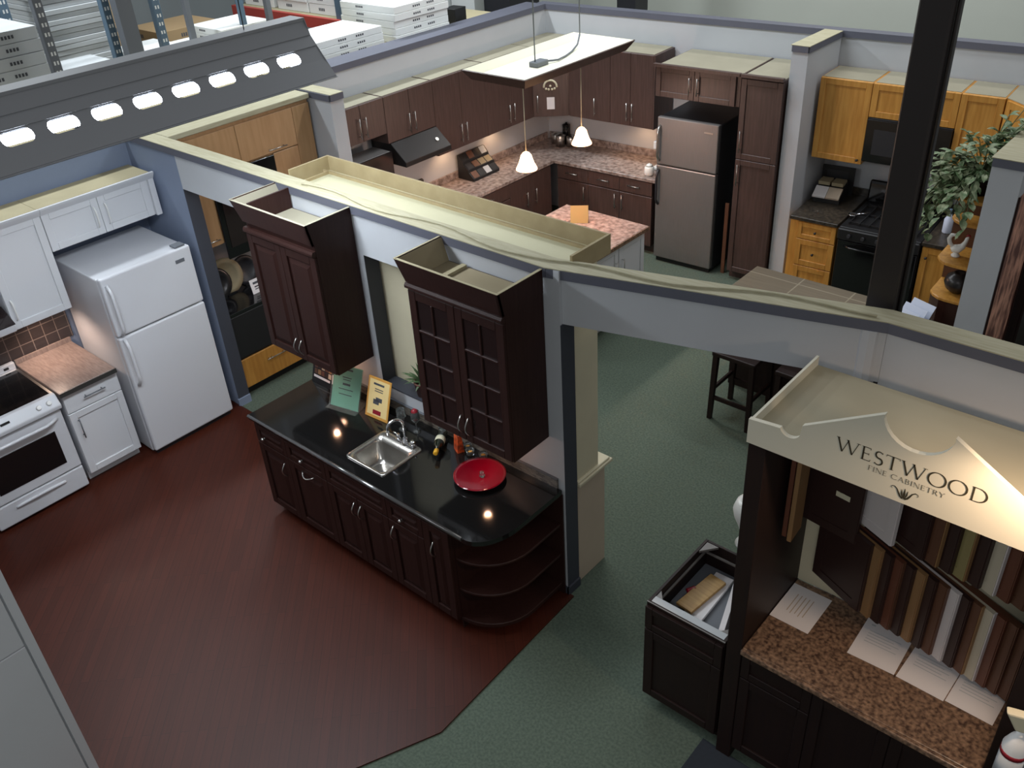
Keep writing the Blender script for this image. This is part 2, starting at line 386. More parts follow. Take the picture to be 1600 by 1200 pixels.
# dark bands and raw wood plates along the tops
def band(x0, y0, x1, y1, zt, h=0.055, out=0.012, n=[5]):
    # band on the right hand side of the run (x0,y0)->(x1,y1)
    d = Vector((x1 - x0, y1 - y0)).normalized(); nn = Vector((d.y, -d.x))
    p = [Vector((x0, y0)), Vector((x1, y1))]
    b = MB(); b.prism([tuple(p[0]), tuple(p[1]), tuple(p[1] + nn * out), tuple(p[0] + nn * out)], zt - h, zt + 0.001)
    struct(b.build('trim_%d' % n[0], 'band')); n[0] += 1
def plate(pts, z, h=0.006, n=[40], mt='raw_wood'):
    b = MB(); b.prism(pts, z, z + h); struct(b.build('trim_%d' % n[0], mt)); n[0] += 1
band(-7.42, YM, -2.895, YM, ZT); band(H0.x, H0.y, hp(HL, 0)[0], hp(HL, 0)[1], ZT); band(-1.19, 3.92, 1.6, 3.92, ZT)
band(-7.28, 5.2, -7.28, 8.86, 2.51)
band(bp(0, 0)[0], bp(0, 0)[1], -3.876, bp(3.42, 0)[1], 2.51); band(-3.713, bp(3.57, 0)[1], -1.49, bp(5.8, 0)[1], 2.51)
band(-3.876, 8.335, -3.713, 8.335, 2.51); band(-3.713, 8.335, -3.713, 9.04, 2.51)
band(-7.42, 5.08, -6.70, 5.08, ZT); band(-6.70, 5.08, -6.70, 5.23, ZT)
band(-1.49, 6.40, -1.29, 6.40, ZT)
band(-7.42, -2.5, -7.42, YM, ZT)
plate([(-7.54, YM - 0.012), (-2.895, YM - 0.012), hp(HL, -0.012), (1.6, 3.908), (1.6, 4.04), hp(HL, TH), hp(0.02, TH), (-2.90, YM + TH), (-7.54, YM + TH)], ZT)
plate([(-7.54, -2.5), (-7.41, -2.5), (-7.41, YM - 0.012), (-7.54, YM - 0.012)], ZT)
plate([(-7.54, YM + TH), (-7.36, YM + TH), (-7.36, 5.08), (-7.54, 5.08)], ZT)
plate([(-7.5, 5.08), (-6.69, 5.08), (-6.69, 5.23), (-7.5, 5.23)], ZT)
plate([(-7.56, 5.24), (-7.27, 5.24), (-7.27, 8.85), (-7.56, 8.85)], 2.51, mt='band')
plate([bp(-0.12, -0.012), bp(8.5, -0.012), bp(8.5, TH), bp(-0.12, TH)], 2.51, mt='band')
plate([(-3.888, 8.323), (-3.701, 8.323), (-3.701, 9.04), (-3.888, 9.04)], 2.512)
plate([(-1.502, 6.388), (-1.278, 6.388), (-1.278, 9.16), (-1.502, 9.16)], ZT)
# baseboards
b = MB(); b.box(-2.93, -2.795, YM - 0.012, YM, 0.0, 0.07); b.box(-2.806, -2.792, YM - 0.012, YM + TH, 0, 0.07); struct(b.build('baseboard_post', 'paint_dark'))
b = MB(); b.box(-6.66, -6.64, YM - 0.01, YM + TH, 0, 0.08); struct(b.build('baseboard_left', 'paint_blue'))
# warehouse shell behind the showroom
b = MB(); b.box(-14.0, 4.0, 11.6, 11.8, 0, 6.2); struct(b.build('wall_warehouse', 'warehouse_wall'))
b = MB(); b.box(-14.2, -14.0, -3.0, 11.8, 0, 6.2); struct(b.build('wall_warehouse', 'warehouse_grey'))
# tiled splashback behind the range
b = MB(); b.box(-7.418, -7.410, 0.9, 2.53, 0.95, 1.40); struct(b.build('wall_tiles', 'wall_tile'))
b = MB(); b.box(-7.4085, -7.4065, 0.9, 2.42, 1.245, 1.29); struct(b.build('trim_60', 'counter_rust'))
# steel column
p = thing('steel_column', 'black square steel column rising past the top of the right wall', 'column', (-1.29, 4.13, 0))
b = MB(); b.box(-0.075, 0.065, -0.065, 0.075, 0, 6.2); b.build('shaft', 'pillar_paint', p, bevel=0.008)
b = MB(); b.tube([(0.072, -0.02, 2.0), (0.074, -0.02, 4.0), (0.074, -0.02, 6.0)], 0.008); b.build('conduit', 'pillar_paint', p)

# ================================================================== FLUORESCENT HIGH BAY
YF0, YF1 = 0.95, 3.42; XR = -4.70
p = thing('high_bay_light', 'long black slotted fluorescent fixture hanging over the white kitchen, white tubes shining through its slots', 'ceiling light', (0, 0, 0))
SL = [(3.19 - 0.225 * k) for k in range(10)]
b = MB()
def strip(x0, z0, x1, z1, y0, y1): b.hexa([(x0, y0, z0), (x1, y0, z1), (x1, y1, z1), (x0, y1, z0), (x0 - 0.004, y0, z0 + 0.004), (x1 - 0.004 + 0.008, y0, z1 + 0.004), (x1 + 0.004, y1, z1 + 0.004), (x0 - 0.004, y1, z0 + 0.004)])
strip(-4.640, 3.585, -4.600, 3.505, YF0, YF1)
strip(-4.600, 3.505, -4.556, 3.451, YF0, YF1); strip(-4.497, 3.384, -4.415, 3.295, YF0, YF1)
strip(-4.415, 3.295, -4.402, 3.290, YF0, YF1)
P0 = Vector((-4.556, 0, 3.451)); P1 = Vector((-4.497, 0, 3.384))
half = (P1 - P0) / 2; mid_ = (P0 + P1) / 2; cell = 0.1125
def onslope(y, v): q = mid_ + half * v; return (q.x, y, q.z)
ends = [YF0, SL[-1] - cell, SL[0] + cell, YF1]
for y0, y1 in ((ends[0], ends[1]), (ends[2], ends[3])): b.face([onslope(y0, -1), onslope(y1, -1), onslope(y1, 1), onslope(y0, 1)])
for yc in SL:
    inn, out = [], []
    for k in range(32):
        a = 2 * PI * k / 32 + 1e-6; c_, s_ = math.cos(a), math.sin(a)
        yy = (0.044 * (1 if c_ > 0 else -1)) + 0.032 * c_; inn.append((yc + yy, 0.86 * s_))
        m_ = max(abs(c_), abs(s_)); out.append((yc + cell * c_ / m_, s_ / m_))
    vi = [b.bm.verts.new(onslope(y, v)) for y, v in inn]; vo = [b.bm.verts.new(onslope(y, v)) for y, v in out]
    for k in range(32):
        j = (k + 1) % 32; b.bm.faces.new((vi[k], vi[j], vo[j], vo[k]))
for (x0, z0, x1, z1) in ((-4.760, 3.585, -4.800, 3.505), (-4.800, 3.505, -4.985, 3.295)):
    b.hexa([(x0, YF0, z0), (x1, YF0, z1), (x1, YF1, z1), (x0, YF1, z0), (x0, YF0, z0 + 0.005), (x1, YF0, z1 + 0.005), (x1, YF1, z1 + 0.005), (x0, YF1, z0 + 0.005)])
b.box(-4.765, -4.635, YF0, YF1, 3.583, 3.60)
b.build('reflector', 'fixture_metal', p)
for y0 in (YF0 - 0.004, YF1):
    b = MB(); b.extr([(-4.985, 3.295), (-4.80, 3.505), (-4.765, 3.60), (-4.635, 3.60), (-4.60, 3.505), (-4.415, 3.295)], 'y', y0, y0 + 0.004); b.build('end_plate', 'fixture_metal', p)
for x in (-4.562, -4.84):
    b = MB(); b.cyl((x, YF0 + 0.04, 3.409), (x, YF1 - 0.04, 3.409), 0.0275, seg=14); b.build('tube', 'tube_glow', p)
for y in (1.4, 3.05):
    b = MB(); b.cyl((-4.70, y, 3.6), (-4.70, y, 6.0), 0.003, seg=6); b.build('suspension_wire', 'charcoal', p)
area('high_bay_glow', (-4.70, 2.18, 3.33), 0.4, 2.4, 50, COOL)

# ================================================================== WHITE KITCHEN (left wall)
LR = PI / 2
XW = -7.405
def left(name, label, y0, x_front, w, h, z0, fronts, **k):   # cabinets on the left wall: local x runs along +Y
    return cabinet(name, label, k.pop('cat', 'cabinet'), (x_front, y0, z0), LR, w, x_front - k.pop('xw', XW), h, k.pop('mt', 'white_lacquer'), fronts, **k)
c = left('wall_cabinet', 'short white wall cabinet above the white refrigerator', 2.468, -7.05, 0.905, 0.335, 1.845,
     [('door', 0, 0.4525, 0.0, 0.31, 'shaker', ('wv', 0.405, 0.15, 0.17)), ('door', 0.4525, 0.89, 0.0, 0.31, 'shaker', ('wv', 0.50, 0.15, 0.17))], group='white wall cabinets', hmat='white_plain')
b = MB(); b.box(0.905, 0.955, -0.022, 0.35, -0.012, 0.335); b.build('end_panel', 'white_lacquer', c, bevel=0.004)
b = MB(); b.extr([(-0.022, 0.30), (-0.05, 0.345), (-0.055, 0.36), (-0.03, 0.36), (0.0, 0.32)], 'x', 0.0, 0.955); b.build('crown', 'white_lacquer', c)
b = MB(); b.box(0.0, 0.95, 0.02, 0.345, 0.336, 0.345); b.build('top_board', 'plywood', c)
c = left('wall_cabinet', 'tall white wall cabinet left of the refrigerator, over the brown counter', 2.005, -7.05, 0.46, 0.815, 1.365,
     [('door', 0, 0.46, 0.0, 0.79, 'shaker', ('wv', 0.04, 0.16, 0.17))], group='white wall cabinets', hmat='white_plain')
b = MB(); b.extr([(-0.022, 0.78), (-0.05, 0.825), (-0.055, 0.84), (-0.03, 0.84), (0.0, 0.80)], 'x', 0.0, 0.46); b.build('crown', 'white_lacquer', c)
b = MB(); b.box(0.0, 0.46, 0.02, 0.345, 0.816, 0.825); b.build('top_board', 'plywood', c)
c = left('wall_cabinet', 'white wall cabinet above the range hood', 1.235, -7.05, 0.765, 0.50, 1.68,
     [('door', 0, 0.3825, 0.0, 0.475, 'shaker'), ('door', 0.3825, 0.765, 0.0, 0.475, 'shaker')], group='white wall cabinets', hmat='white_plain')
b = MB(); b.extr([(-0.022, 0.465), (-0.05, 0.51), (-0.055, 0.525), (-0.03, 0.525), (0.0, 0.485)], 'x', 0.0, 0.765); b.build('crown', 'white_lacquer', c)
b = MB(); b.box(0.0, 0.765, 0.02, 0.345, 0.501, 0.51); b.build('top_board', 'plywood', c)
p = thing('range_hood', 'white range hood with a glass top edge above the white range', 'range hood', (-7.40, 1.24, 1.37))
b = MB(); b.extr([(0, 0.0), (0.46, 0.03), (0.47, 0.09), (0.34, 0.16), (0.0, 0.30)][::1], 'y', 0.0, 0.75); b.build('body', 'white_enamel', p, bevel=0.006)
b = MB(); b.extr([(0.30, 0.187), (0.475, 0.094), (0.475, 0.100), (0.30, 0.193)], 'y', 0.0, 0.75); b.build('glass_edge', 'glass_dark', p)
b = MB(); b.lathe([(0.03, 0.02), (0.03, 0.012)], 0.3, 0.55, 0, 12); b.build('lamp', 'puck_glow', p)
# refrigerator
p = thing('refrigerator', 'white top-freezer refrigerator beside the left doorway', 'refrigerator', (-6.585, 2.561, 0), LR)
FW, FD = 0.79, 0.80
b = MB(); b.box(0, FW, 0.065, FD, 0.03, 1.675); b.build('body', 'white_enamel', p, bevel=0.012, seg=2)
b = MB(); b.box(0.02, FW - 0.02, 0.03, FD, 0.0, 0.07); b.build('base_grille', 'charcoal', p)
d = MB(); d.box(0, FW, 0, 0.06, 1.18, 1.69); fd = d.build('freezer_door', 'white_enamel', p, bevel=0.016, seg=3)
d = MB(); d.box(0, FW, 0, 0.06, 0.055, 1.168); rd = d.build('fresh_food_door', 'white_enamel', p, bevel=0.016, seg=3)
def fr_handle(par, z0, z1, m_='white_enamel', x=0.05):
    b = MB(); n = 12; b.tube([(x - 0.01, -0.045 * min(1, 2.6 * math.sin(PI * i / n)) - 0.004, z0 + (z1 - z0) * i / n) for i in range(n + 1)], 0.014, seg=10); b.build('handle', m_, par)
fr_handle(fd, 1.19, 1.63); fr_handle(rd, 0.72, 1.155)
b = MB(); b.box(0.635, 0.715, -0.003, 0, 1.575, 1.605); b.build('badge', 'grey_steel', fd)
b = MB(); b.box(FW - 0.12, FW - 0.03, 0.02, 0.10, 1.691, 1.705); b.build('hinge_cover', 'grey_steel', p)
# base cabinet + counter
c = left('base_cabinet', 'narrow white base cabinet between the range and the refrigerator', 2.03, -6.70, 0.462, 0.885, 0.0,
     [('drawer', 0, 0.462, 0.70, 0.88, 'slab', ('h', 0.24, 0.80, 0.18)), ('door', 0, 0.462, 0.105, 0.695, 'shaker', ('v', 0.055, 0.55, 0.18))], kick=0.1, hmat='grey_steel')
p = thing('countertop', 'short brown laminate countertop between the range and the refrigerator', 'countertop', (-7.405, 2.01, 0.885))
b = MB(); b.box(0, 0.755, 0, 0.478, 0.0, 0.036); b.build('slab', 'counter_copper', p, bevel=0.004)
b = MB(); b.box(0.756, 0.764, 0, 0.478, -0.002, 0.034); b.build('front_edge', 'counter_edge', p)
b = MB(); b.box(0.0, 0.02, 0, 0.478, 0.037, 0.075); b.build('upstand', 'counter_copper', p)
# range
p = thing('range', 'white freestanding range with black glass cooktop', 'stove', (-6.66, 1.24, 0), LR)
b = MB(); b.box(0, 0.755, 0.05, 0.74, 0.04, 0.905); b.build('body', 'white_enamel', p, bevel=0.008)
b = MB(); b.box(0.012, 0.743, 0.075, 0.66, 0.906, 0.914); b.build('cooktop', 'black_gloss', p)
b = MB(); b.box(0.0, 0.755, 0.055, 0.07, 0.905, 0.918); b.box(0.735, 0.755, 0.07, 0.67, 0.905, 0.916); b.box(0, 0.012, 0.07, 0.67, 0.905, 0.916); b.build('cooktop_trim', 'steel_handle', p)
b = MB(); b.extr([(0.06, 0.80), (-0.03, 0.81), (-0.035, 0.845), (0.02, 0.925), (0.065, 0.925)], 'x', 0.0, 0.755); cp = b.build('control_panel', 'white_enamel', p, bevel=0.008, seg=2)
for x in (0.60, 0.68):
    b = MB(); c0 = Vector((x, -0.008, 0.885)); nrm = Vector((0, -0.82, 0.56)); b.cyl(c0, c0 + nrm * 0.022, 0.021, 0.016, 14); b.build('knob', 'white_plain', cp)
b = MB(); b.obox((0.34, -0.0095, 0.888), (1, 0, 0), (0, 0.57, 0.82), (0, -0.82, 0.56), 0.035, 0.009, 0.0025); b.build('clock_display', 'black_gloss', cp)
d = MB(); d.box(0.01, 0.745, 0.0, 0.05, 0.245, 0.79); od = d.build('oven_door', 'white_enamel', p, bevel=0.01, seg=2)
b = MB(); b.box(0.11, 0.645, -0.004, 0.0, 0.33, 0.64); b.build('window', 'black_gloss', od, bevel=0.002)
b = MB(); b.tube([(0.06 + 0.635 * i / 12, -0.05 * min(1, 2.4 * math.sin(PI * i / 12)), 0.735) for i in range(13)], 0.014, seg=10); b.build('handle', 'white_enamel', od)
d = MB(); d.box(0.01, 0.745, 0.0, 0.05, 0.04, 0.235); dr = d.build('storage_drawer', 'white_enamel', p, bevel=0.01, seg=2)
b = MB(); b.tube([(0.18 + 0.40 * i / 12, -0.012 * math.sin(PI * i / 12), 0.175 + 0.012 * math.sin(PI * i / 12)) for i in range(13)], 0.013, seg=8); b.build('handle', 'white_enamel', dr)
b = MB(); b.box(0.0, 0.755, 0.70, 0.74, 0.905, 0.965); bg = b.build('backguard', 'white_enamel', p, bevel=0.006)
b = MB(); b.box(0.66, 0.70, 0.697, 0.70, 0.925, 0.945); b.build('badge', 'charcoal', bg)
# pantry in the foreground
c = cabinet('pantry_cabinet', 'tall white pantry cabinet standing in the bottom left foreground', 'cabinet', (-4.0, -0.6, 0.0), LR, 1.275, 0.60, 1.85, 'white_lacquer',
     [('door', 0.0, 1.225, 0.16, 1.222, 'slab'), ('door', 0.0, 1.225, 1.226, 1.85, 'slab')], kick=0.1)
b = MB(); b.box(1.232, 1.275, -0.022, 0.0, 0.1, 1.85); b.build('filler_strip', 'white_lacquer', c)
spot('under_cabinet_lamp', (-7.22, 2.2, 1.35), (-7.15, 2.30, 0.9), 15, (1.0, 0.72, 0.56), 130, 0.8)

# ================================================================== ESPRESSO SINK RUN (front of the partition)
YC = 2.77      # carcass front
def esp(name, label, x0, x1, fronts=(), cat='cabinet', **k):
    return cabinet(name, label, cat, (x0, YC, 0), 0, x1 - x0, 3.45 - YC, 0.885, 'espresso', fronts, kick=0.1, group='espresso base cabinets under the black countertop', **k)
esp('base_cabinet', 'dark espresso base cabinet at the far left end of the black counter', -5.16, -4.80,
    [('drawer', 0, 0.36, 0.70, 0.86, 'raised', ('k', 0.11, 0.765)), ('door', 0, 0.36, 0.105, 0.695, 'raised', ('av', 0.30, 0.56, 0.12))])
esp('base_cabinet', 'dark espresso base cabinet left of the sink with a horizontal bow handle', -4.80, -4.36,
    [('drawer', 0, 0.44, 0.70, 0.86, 'raised', ('k', 0.19, 0.765)), ('door', 0, 0.44, 0.105, 0.695, 'raised', ('ah', 0.22, 0.65, 0.13))])
esp('base_cabinet', 'dark espresso double-door cabinet under the sink', -4.36, -3.735,
    open_top=True, fronts=[('false_front', 0, 0.625, 0.70, 0.86, 'raised'), ('door', 0, 0.3125, 0.105, 0.695, 'raised', ('av', 0.28, 0.59, 0.12)), ('door', 0.3125, 0.625, 0.105, 0.695, 'raised', ('av', 0.345, 0.59, 0.12))])
esp('base_cabinet', 'dark espresso base cabinet right of the sink, one knobbed drawer over one door', -3.735, -3.40,
    [('drawer', 0, 0.335, 0.70, 0.86, 'raised', ('k', 0.15, 0.765)), ('door', 0, 0.335, 0.105, 0.695, 'raised', ('av', 0.045, 0.59, 0.12))])
esp('base_cabinet', 'narrow full-height-door espresso base cabinet beside the rounded shelves', -3.40, -3.17,
    [('door', 0, 0.23, 0.105, 0.86, 'raised', ('av', 0.09, 0.66, 0.13))])
p = thing('end_shelf_unit', 'rounded open espresso shelf unit ending the black counter next to the white post', 'shelf', (-3.17, 3.45, 0))
RR = 0.34
def qtr(r, d, z0, z1):
    pts = [(0, 0), (0, -d)] + [(r * math.sin(math.radians(a)), -d + 0.34 - 0.34 * math.cos(math.radians(a)) ) for a in range(10, 91, 10)] + [(r, 0)]
    b = MB(); b.prism(pts, z0, z1); return b
qtr(0.335, 0.66, 0.08, 0.115).build('shelf', 'espresso', p, bevel=0.004)
qtr(0.335, 0.66, 0.36, 0.38).build('shelf', 'espresso', p, bevel=0.004)
qtr(0.335, 0.66, 0.62, 0.64).build('shelf', 'espresso', p, bevel=0.004)
qtr(0.335, 0.66, 0.865, 0.885).build('shelf', 'espresso', p, bevel=0.004)
b = MB(); b.box(0.0, 0.35, -0.012, 0.0, 0.0, 0.885); b.build('back_panel', 'espresso', p)
b = MB(); b.box(0.0, 0.01, -0.66, -0.012, 0.0, 0.885); b.build('side_panel', 'espresso', p)
qtr(0.29, 0.60, 0.0, 0.08).build('plinth', 'espresso', p)
# black counter with a sink opening
p = thing('countertop', 'glossy black laminate countertop with inset sink and a rounded right end', 'countertop', (0, 0, 0))
SX0, SX1, SY0, SY1 = -4.225, -3.84, 2.845, 3.215
zc0, zc1 = 0.887, 0.922; YB = 3.445; yf = 2.735; xl = -5.19; xr = -2.825
b = MB()
b.box(xl, SX0 + 0.02, yf, YB, zc0, zc1); b.box(SX0 + 0.02, SX1 - 0.02, yf, SY0 + 0.02, zc0, zc1); b.box(SX0 + 0.02, SX1 - 0.02, SY1 + 0.01, YB, zc0, zc1)
b.prism([(SX1 - 0.02, yf), (-3.02, yf)] + [(-3.02 + 0.195 * math.sin(math.radians(a)), yf + 0.30 - 0.30 * math.cos(math.radians(a))) for a in range(9, 91, 9)] + [(xr, YB), (SX1 - 0.02, YB)], zc0, zc1)
b.build('slab', 'counter_black', p)
b = MB(); b.tube([(xl, yf + 0.004, zc1 - 0.010), (-3.03, yf + 0.004, zc1 - 0.010)], 0.014, 12); b.build('front_edge', 'edge_gloss', p)
b = MB(); b.box(-5.19, -2.86, YB - 0.004, YM - 0.002, 0.90, 0.99); b.build('backsplash', 'mosaic', p)
b = MB(); b.box(-5.19, -2.86, YB - 0.006, YM - 0.002, 0.99, 0.995); b.build('backsplash_cap', 'grey_steel', p)
# sink
p = thing('sink', 'small square stainless steel bar sink set into the black counter', 'sink', ((SX0 + SX1) / 2, (SY0 + SY1) / 2, 0.923))
w, d = (SX1 - SX0) / 2, (SY1 - SY0) / 2
def rrect(hx_, hy_, r, cx=0, cy=0, n=5):
    out = []
    for (sx, sy, a0) in ((1, -1, -90), (1, 1, 0), (-1, 1, 90), (-1, -1, 180)):
        out += [(cx + sx * (hx_ - r) + r * math.cos(math.radians(a0 + 90 * i / n)), cy + sy * (hy_ - r) + r * math.sin(math.radians(a0 + 90 * i / n))) for i in range(n + 1)]
    return out
b = MB(); R_ = [(w, d, 0.03, 0, -0.001, 0), (w, d, 0.03, 0, 0.006, 0), (w - 0.012, d - 0.012, 0.028, 0, 0.007, 0), (w - 0.03, d - 0.055, 0.04, 0, 0.001, -0.03), (w - 0.036, d - 0.062, 0.045, 0, -0.02, -0.03), (w - 0.05, d - 0.075, 0.05, 0, -0.15, -0.03), (w - 0.075, d - 0.10, 0.05, 0, -0.165, -0.03)]
b.loft([[(x, y, z) for x, y in rrect(a_, b_, r_, cx_, cy_)] for a_, b_, r_, cx_, z, cy_ in R_], cap=False)
ring = rrect(w - 0.075, d - 0.10, 0.05, 0, -0.03); b.face([(x, y, -0.165) for x, y in ring])
bw = b.build('basin', 'sink_steel', p)
b = MB(); b.lathe([(0.0, -0.163), (0.038, -0.163), (0.04, -0.159), (0.03, -0.158)], 0, -0.03, 0, 16); b.build('drain', 'chrome', p)
p = thing('faucet', 'chrome gooseneck bar faucet behind the small sink', 'faucet', (-3.985, 3.19, 0.93))
b = MB(); b.lathe([(0.03, 0), (0.03, 0.012), (0.018, 0.03), (0.015, 0.05)], 0, 0, 0, 16); b.box(-0.09, 0.09, -0.02, 0.02, 0, 0.012); b.build('base', 'chrome', p, bevel=0.004)
b = MB(); b.tube([(0, 0, 0.04), (0, 0, 0.16)] + [(-0.02 * (1 - math.cos(PI * i / 9)), -0.055 + 0.055 * math.cos(PI * i / 9), 0.16 + 0.055 * math.sin(PI * i / 9)) for i in range(1, 10)] + [(-0.04, -0.11, 0.12)], 0.010, 10); b.build('spout', 'chrome', p)
for s_ in (-1, 1):
    b = MB(); b.lathe([(0.014, 0.012), (0.016, 0.035), (0.010, 0.05)], s_ * 0.07, 0, 0, 12); b.cyl((s_ * 0.07, 0, 0.045), (s_ * 0.105, -0.01, 0.055), 0.006); b.build('tap_handle', 'chrome', p)

# espresso wall cabinets
def open_crown(root, w, d, h0, mt, fl_l, fl_f, rim='raw_wood', inner='plywood', H=0.155):
    b = MB(); xl_, xr_ = -fl_l, w + 0.004; yf0 = -0.024; yf1 = yf0 - fl_f
    def board(p0, p1, q0, q1, t=0.016):   # bottom edge p, top edge q
        p0, p1, q0, q1 = map(Vector, (p0, p1, q0, q1)); n_ = (p1 - p0).cross(q0 - p0).normalized() * t
        b.hexa([p0, p1, p1 + n_, p0 + n_, q0, q1, q1 + n_, q0 + n_])
    board((0, yf0, h0), (w + 0.004, yf0, h0), (xl_, yf1, h0 + H), (xr_, yf1, h0 + H), -0.016)
    board((0, d - 0.004, h0), (0, yf0, h0), (xl_, d - 0.004, h0 + H), (xl_, yf1, h0 + H), -0.016)
    board((w + 0.004, yf0, h0), (w + 0.004, d - 0.004, h0), (xr_, yf1, h0 + H), (xr_, d - 0.004, h0 + H), -0.016)
    b.build('crown', mt, root)
    b = MB(); b.hexa([(0.018, d - 0.006, h0 + 0.003), (0.018, 0.0, h0 + 0.003), (0.021, 0.0, h0 + 0.003), (0.021, d - 0.006, h0 + 0.003), (xl_ + 0.0175, d - 0.006, h0 + H - 0.001), (xl_ + 0.0175, yf1 + 0.02, h0 + H - 0.001), (xl_ + 0.0205, yf1 + 0.02, h0 + H - 0.001), (xl_ + 0.0205, d - 0.006, h0 + H - 0.001)]); b.build('crown_lining', inner, root)
    b = MB(); y0 = yf1; z = h0 + H; t = 0.016
    b.box(xl_ - 0.002, xr_ + 0.002, y0 - 0.002, y0 + t, z, z + 0.003); b.box(xl_ - 0.002, xl_ + t, y0 + t, d - 0.004, z, z + 0.003); b.box(xr_ - t, xr_ + 0.002, y0 + t, d - 0.004, z, z + 0.003)
    b.build('crown_rim', rim, root)
    b = MB(); b.box(0.02, w - 0.02, 0.0, d - 0.01, h0 - 0.004, h0 + 0.002); b.build('top_board', inner, root)
c = cabinet('wall_cabinet', 'dark espresso wall cabinet with two raised-panel doors and an open crown, left of the pass-through', 'cabinet', (-5.275, 3.13, 1.305), 0, 0.745, 0.325, 0.985, 'espresso',
    [('door', 0, 0.3725, 0.012, 0.90, 'raised', ('av', 0.345, 0.12, 0.12)), ('door', 0.3725, 0.745, 0.012, 0.90, 'raised', ('av', 0.405, 0.12, 0.12))], group=None)
b = MB(); b.extr([(-0.022, 0.905), (-0.036, 0.915), (-0.036, 0.93), (-0.026, 0.945), (-0.002, 0.945), (-0.002, 0.905)], 'x', -0.004, 0.747); b.build('rail_moulding', 'espresso', c)
open_crown(c, 0.745, 0.325, 0.985, 'espresso', 0.06, 0.03, rim='dusty_board', inner='dusty_board', H=0.15)
b = MB(); b.box(0.09, 0.105, -0.02, 0.32, 0.988, 1.134); b.build('crown_divider', 'espresso', c)
c2 = cabinet('wall_cabinet', 'dark espresso wall cabinet with two gridded glass doors, right of the pass-through', 'cabinet', (-3.665, 3.13, 1.295), 0, 0.745, 0.325, 1.0, 'espresso',
    [('glass_door', 0, 0.3725, 0.012, 0.95, 'glass', ('av', 0.345, 0.13, 0.13)), ('glass_door', 0.3725, 0.745, 0.012, 0.95, 'glass', ('av', 0.405, 0.13, 0.13))])
b = MB(); b.extr([(-0.022, 0.955), (-0.036, 0.965), (-0.036, 0.98), (-0.026, 0.995), (-0.002, 0.995), (-0.002, 0.955)], 'x', -0.004, 0.747); b.build('rail_moulding', 'espresso', c2)
open_crown(c2, 0.745, 0.325, 1.0, 'espresso', 0.045, 0.03, rim='plywood', inner='sand', H=0.145)
b = MB(); b.box(0.14, 0.175, 0.0, 0.31, 1.002, 1.02); b.build('crown_divider', 'plywood', c2)
for (xx, lab) in ((-4.90, 'a'), (-3.23, 'b')):
    q = thing('puck_light', 'small round warm light under the %s espresso wall cabinet' % ('left' if lab == 'a' else 'right, glass-doored'), 'light', (xx - (0.1 if lab == 'b' else 0), 3.27, 1.292 if lab == 'a' else 1.282), group='puck lights')
    b = MB(); b.lathe([(0.034, 0.012), (0.036, 0.0), (0.026, -0.002)], 0, 0, 0, 16); b.build('housing', 'charcoal', q)
    b = MB(); b.lathe([(0.03, -0.004), (0.024, -0.006)], 0, 0, 0, 14); b.build('lens', 'puck_glow', q)
    spot('puck_lamp', (xx - (0.1 if lab == 'b' else 0), 3.27, 1.272), (xx + (0.25 if lab == 'b' else 0.2), 3.42, 0.9), 2.6, (1.0, 0.55, 0.38), 150, 0.8, 0.02)

# ---- things on the black counter
ZC = 0.923
def card_board(name, label, cat, x0, x1, y, z0, h, lean, mt, group=None, t=0.006, rot=0.0):
    root = thing(name, label, cat, ((x0 + x1) / 2, y, z0), rot, group); w = (x1 - x0) / 2
    b = MB(); b.hexa([(-w, 0, 0), (w, 0, 0), (w, t, 0), (-w, t, 0), (-w, lean, h), (w, lean, h), (w, lean + t, h), (-w, lean + t, h)]); b.build('sheet', mt, root)
    return root, w, lean / h
def lines(root, name, rows, w, k, mt, off=0.0012):
    b = MB()
    for (z, a0, a1, th) in rows:
        b.hexa([(a0 * w, k * z - off, z), (a1 * w, k * z - off, z), (a1 * w, k * z - off + 0.0008, z), (a0 * w, k * z - off + 0.0008, z),
                (a0 * w, k * (z + th) - off, z + th), (a1 * w, k * (z + th) - off, z + th), (a1 * w, k * (z + th) - off + 0.0008, z + th), (a0 * w, k * (z + th) - off + 0.0008, z + th)])
    return b.build(name, mt, root)
p, w, k = card_board('sample_board', 'black sample board of small brown finish chips at the far left of the black counter', 'display', -5.17, -4.90, 3.32, ZC, 0.23, 0.07, 'black_matt', t=0.012)
for r_ in range(3):
    for c_ in range(5):
        z = 0.075 + r_ * 0.045; a0 = -0.82 + c_ * 0.30
        lines(p, 'chip', [(z, a0, a0 + 0.25, 0.036)], w, k, ['sample_brown', 'sample_oak', 'sample_cherry', 'sample_dark', 'beige'][(r_ * 2 + c_) % 5])
lines(p, 'title_strip', [(0.045, -0.85, 0.55, 0.018), (0.05, 0.72, 0.80, 0.07)], w, k, 'paper_white')
p, w, k = card_board('flyer', 'green printed flyer in a clear stand under the left espresso wall cabinet', 'flyer', -4.80, -4.55, 3.22, ZC, 0.285, 0.13, 'paper_green', t=0.003, rot=math.radians(12))
lines(p, 'print', [(0.255, -0.45, 0.35, 0.012), (0.205, -0.35, 0.30, 0.006), (0.19, -0.3, 0.25, 0.005), (0.155, -0.28, 0.26, 0.014), (0.125, -0.55, 0.5, 0.005), (0.09, -0.5, 0.45, 0.005)], w, k, 'ink')
b = MB(); b.hexa([(-w - 0.012, -0.006, 0), (w + 0.012, -0.006, 0), (w + 0.012, -0.004, 0), (-w - 0.012, -0.004, 0), (-w - 0.012, 0.122, 0.285), (w + 0.012, 0.122, 0.285), (w + 0.012, 0.124, 0.285), (-w - 0.012, 0.124, 0.285)]); b.box(-w - 0.012, w + 0.012, -0.05, 0.12, 0, 0.002); b.build('clear_holder', 'clear', p)
